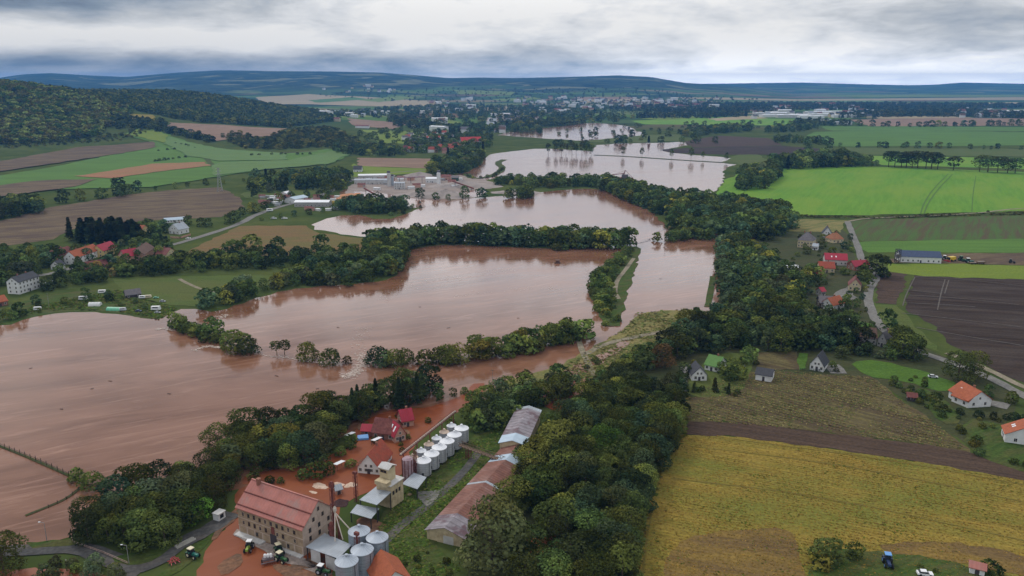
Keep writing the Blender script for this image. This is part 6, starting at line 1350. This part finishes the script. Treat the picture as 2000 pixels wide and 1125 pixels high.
# small floating hide in the lower basin
x, y = G(1089, 514); root = empty('raft_hut', (x, y, .1), .1, 'small dark hut on a raft alone in the lower basin', 'hut'); MB().box(-2.2, -1.6, -.2, 2.2, 1.6, .35).build('raft', W_DRK, root); MB().box(-1.4, -1, .36, 1.4, 1, 2).build('wall', C_('hut_brown', (.13, .07, .055), .9, .2, 1), root); f = MB(); slab(f, (-1.7, -1.2, 2.2), (1.7, -1.2, 2.2), (1.7, 1.2, 2.7), (-1.7, 1.2, 2.7), .15); f.build('roof', R_BRN, root)
# ------------------------------------------------------------------ distant town
FH = [far_mesh(10, 13, 6.5, 11, W_WHT, R_MGR, 'f0'), far_mesh(10, 12, 6, 11, W_WHT, R_BRN, 'f1b'), far_mesh(11, 18, 8, 12, W_CRM, R_MAR, 'f2'), far_mesh(10, 14, 6, 11, W_WHT, R_LGR, 'f3b'), far_mesh(12, 28, 10, 10.8, W_WHT, SILWR, 'f4'), far_mesh(10, 12, 6, 10, W_CRM, R_DGR, 'f6')]
FI = [far_mesh(45, 90, 10, 11, W_WHT, SILWR, 'i0'), far_mesh(35, 60, 9, 10, W_WHT, R_LGR, 'i1'), far_mesh(30, 120, 11, 12, W_PAL, SILWR, 'i2')]
for place, (x0, x1, y0, y1), n, ms, nm in (('on the foot slopes of the hills left of the distant town', (620, 770, 168, 182), 14, FH, 'house'), ('in the hamlet under the hill fields', (815, 930, 194, 222), 26, FH, 'house'), ('in the distant town under the central hill', (1010, 1160, 188, 222), 56, FH, 'house'), ('in the distant town right of its centre', (1160, 1400, 193, 216), 84, FH, 'house'), ('at the edge of the industrial sheds', (1470, 1700, 206, 232), 50, FH, 'house'), ('in the farthest village at the right edge', (1870, 2040, 214, 230), 26, FH, 'house'), ('scattered left of the far lake', (620, 760, 214, 238), 12, FH, 'house'), ('behind the belt left of the far lake', (800, 1000, 240, 262), 16, FH, 'house')):
    for i in range(n):
        p = G(random.uniform(x0, x1), random.uniform(y0, y1)); o = link('far_house', random.choice(ms), None, (p[0], p[1], hh(p)), random.uniform(-.6, .6))
        k = random.uniform(1.0, 1.9); o.scale = (k, k, k); tag(o, 'tiny pale house '+place, 'house', 'tiny houses '+place)
for i in range(15):
    p = G(random.uniform(1497, 1650), random.uniform(221, 231)); o = link('industrial_shed', random.choice(FI), None, (p[0], p[1], hh(p)), random.uniform(-.1, .1)); tag(o, 'one of the wide white industrial sheds on the far right plain', 'industrial shed', 'white industrial sheds on the plain')
for i in range(6):
    p = G(random.uniform(1930, 2010), random.uniform(217, 226)); o = link('industrial_shed', random.choice(FI), None, (p[0], p[1], hh(p)), random.uniform(-.1, .1)); tag(o, 'one of the pale sheds in the farthest village at the right edge', 'industrial shed', 'pale sheds at the right edge')
for px, py, mi, lab in ((1688, 226, 2, 'long white hall right of the industrial sheds'), (1642, 243, 1, 'white farm shed beside trees on the far plain'), (1603, 238, 1, 'white farm shed left of the far plain trees'), (980, 226, 0, 'wide white hall above the farthest lake'), (668, 220, 1, 'white hall on the plain right of the ridge')):
    p = G(px, py); tag(link('white_hall', FI[mi], None, (p[0], p[1], hh(p)), 0), lab, 'hall')
p = G(708, 250); tag(link('farm_barn', far_mesh(14, 40, 6, 9, W_WHT, R_MAR, 'fb'), None, (p[0], p[1], hh(p)), 0), 'white fronted barn on the brown field left of the lakes', 'barn')
#--PART5--
# ------------------------------------------------------------------ sky, sun, air
SUN_EL, SUN_AZ = 46, -38      # degrees; azimuth from the view axis, to the left
wd = bpy.data.worlds.new('World'); scene.world = wd; wd.use_nodes = True
nt = wd.node_tree; bg = nt.nodes['Background']; out = nt.nodes['World Output']
sky = nt.nodes.new('ShaderNodeTexSky'); sky.sky_type = 'NISHITA'; sky.sun_disc = False
sky.sun_elevation = math.radians(SUN_EL); sky.sun_rotation = math.radians(SUN_AZ)
nt.links.new(sky.outputs[0], bg.inputs[0]); bg.inputs[1].default_value = .05
tc = nt.nodes.new('ShaderNodeTexCoord'); s = nt.nodes.new('ShaderNodeSeparateXYZ'); nt.links.new(tc.outputs['Generated'], s.inputs[0])
x, z = s.outputs[0], s.outputs[2]
zp = mth(nt, 'MAXIMUM', z, 0.0)
zb = mth(nt, 'MULTIPLY', mth(nt, 'SUBTRACT', 1.0, mth(nt, 'POWER', math.e, mth(nt, 'MULTIPLY', zp, -4.0))), .25)
cx = nt.nodes.new('ShaderNodeCombineXYZ')
nt.links.new(mth(nt, 'MULTIPLY', x, 3.2), cx.inputs[0]); nt.links.new(mth(nt, 'MULTIPLY', zb, 14.0), cx.inputs[1]); nt.links.new(mth(nt, 'MULTIPLY', s.outputs[1], 1.2), cx.inputs[2])
mp = nt.nodes.new('ShaderNodeMapping'); nt.links.new(cx.outputs[0], mp.inputs[0]); mp.inputs['Location'].default_value = (4.3, 2.2, 0); mp.inputs['Rotation'].default_value = (0, 0, .06)
n1 = noise(nt, mp.outputs[0], 1.35, 9, .57, .25); n2 = noise(nt, mp.outputs[0], 4.6, 8, .60, .25)
f = mth(nt, 'ADD', mth(nt, 'MULTIPLY', mth(nt, 'SUBTRACT', n1, .5), 1.6), mth(nt, 'MULTIPLY', mth(nt, 'SUBTRACT', n2, .5), .85))
f = mth(nt, 'ADD', f, .73)
def gauss(v, c, w):
    d = mth(nt, 'DIVIDE', mth(nt, 'SUBTRACT', v, c), w); return mth(nt, 'POWER', math.e, mth(nt, 'MULTIPLY', mth(nt, 'MULTIPLY', d, d), -1))
# the deck is thin ahead and heavy to the left; a dark base lies on the left hills, a bright gap over the right ones
for amp, xc, xw, zc, zw in ((.30, .0, .24, .085, .045), (-.95, -.58, .26, .090, .026), (.20, -.40, .26, .046, .014), (-.48, -.45, .34, .020, .012), (.42, .32, .17, .0075, .006), (-.16, .16, .14, .019, .006), (-.10, .50, .2, .05, .03)):
    f = mth(nt, 'ADD', f, mth(nt, 'MULTIPLY', mth(nt, 'MULTIPLY', gauss(x, xc, xw), gauss(z, zc, zw)), amp))
rp = nt.nodes.new('ShaderNodeValToRGB'); nt.links.new(f, rp.inputs[0])
e = rp.color_ramp.elements
e[0].position = 0; e[0].color = (.12, .16, .24, 1); e[1].position = 1; e[1].color = (1, .98, .95, 1)
for q, c in ((.22, (.24, .30, .38)), (.42, (.42, .46, .52)), (.6, (.59, .61, .635)), (.8, (.82, .825, .835))): k = e.new(q); k.color = (*c, 1)
b2 = nt.nodes.new('ShaderNodeBackground'); nt.links.new(rp.outputs[0], b2.inputs[0])
glow = mth(nt, 'MULTIPLY', mth(nt, 'MULTIPLY', gauss(x, .03, .5), gauss(z, .22, .075)), 1.9)     # glow added to the sky above the frame, brightens the lakes by reflection
low = mth(nt, 'MULTIPLY', mth(nt, 'POWER', math.e, mth(nt, 'MULTIPLY', zp, -60.0)), mrange(nt, x, -.40, .2, .05, 2.7))     # the pale gap under the deck
nt.links.new(mth(nt, 'ADD', mth(nt, 'ADD', glow, low), mth(nt, 'ADD', .92, mth(nt, 'MULTIPLY', zp, .45))), b2.inputs[1])      # an overcast sky is brightest overhead
ad = nt.nodes.new('ShaderNodeMixShader'); ad.inputs[0].default_value = .90; nt.links.new(bg.outputs[0], ad.inputs[1]); nt.links.new(b2.outputs[0], ad.inputs[2]); nt.links.new(ad.outputs[0], out.inputs[0])
sl = bpy.data.lights.new('sun', 'SUN'); sl.energy = 1.4; sl.angle = math.radians(12); sl.color = (1, .95, .88)
so = link('sun', sl, None, (0, 0, 500))
d = Vector((math.sin(math.radians(SUN_AZ))*math.cos(math.radians(SUN_EL)), math.cos(math.radians(SUN_AZ))*math.cos(math.radians(SUN_EL)), math.sin(math.radians(SUN_EL))))
so.rotation_euler = d.to_track_quat('Z', 'Y').to_euler()
mb = MB().box(-17700, -17700, -1.2, 17700, 17700, 300)
hm = bpy.data.materials.new('haze'); hm.use_nodes = True; ht = hm.node_tree; ht.nodes.clear()
ho = ht.nodes.new('ShaderNodeOutputMaterial'); pv = ht.nodes.new('ShaderNodeVolumePrincipled')
pv.inputs['Color'].default_value = (.10, .33, .78, 1); pv.inputs['Density'].default_value = 7.6e-5; pv.inputs['Anisotropy'].default_value = .2
ht.links.new(pv.outputs[0], ho.inputs['Volume'])
tag(mb.build('haze', hm), kind='stuff')
scene.cycles.volume_bounces = 1; scene.cycles.max_bounces = 6; scene.cycles.diffuse_bounces = 3; scene.cycles.transmission_bounces = 4
scene.cycles.use_denoising = True
scene.view_settings.view_transform = 'Standard'; scene.view_settings.look = 'None'
scene.view_settings.exposure = 0; scene.view_settings.gamma = 1
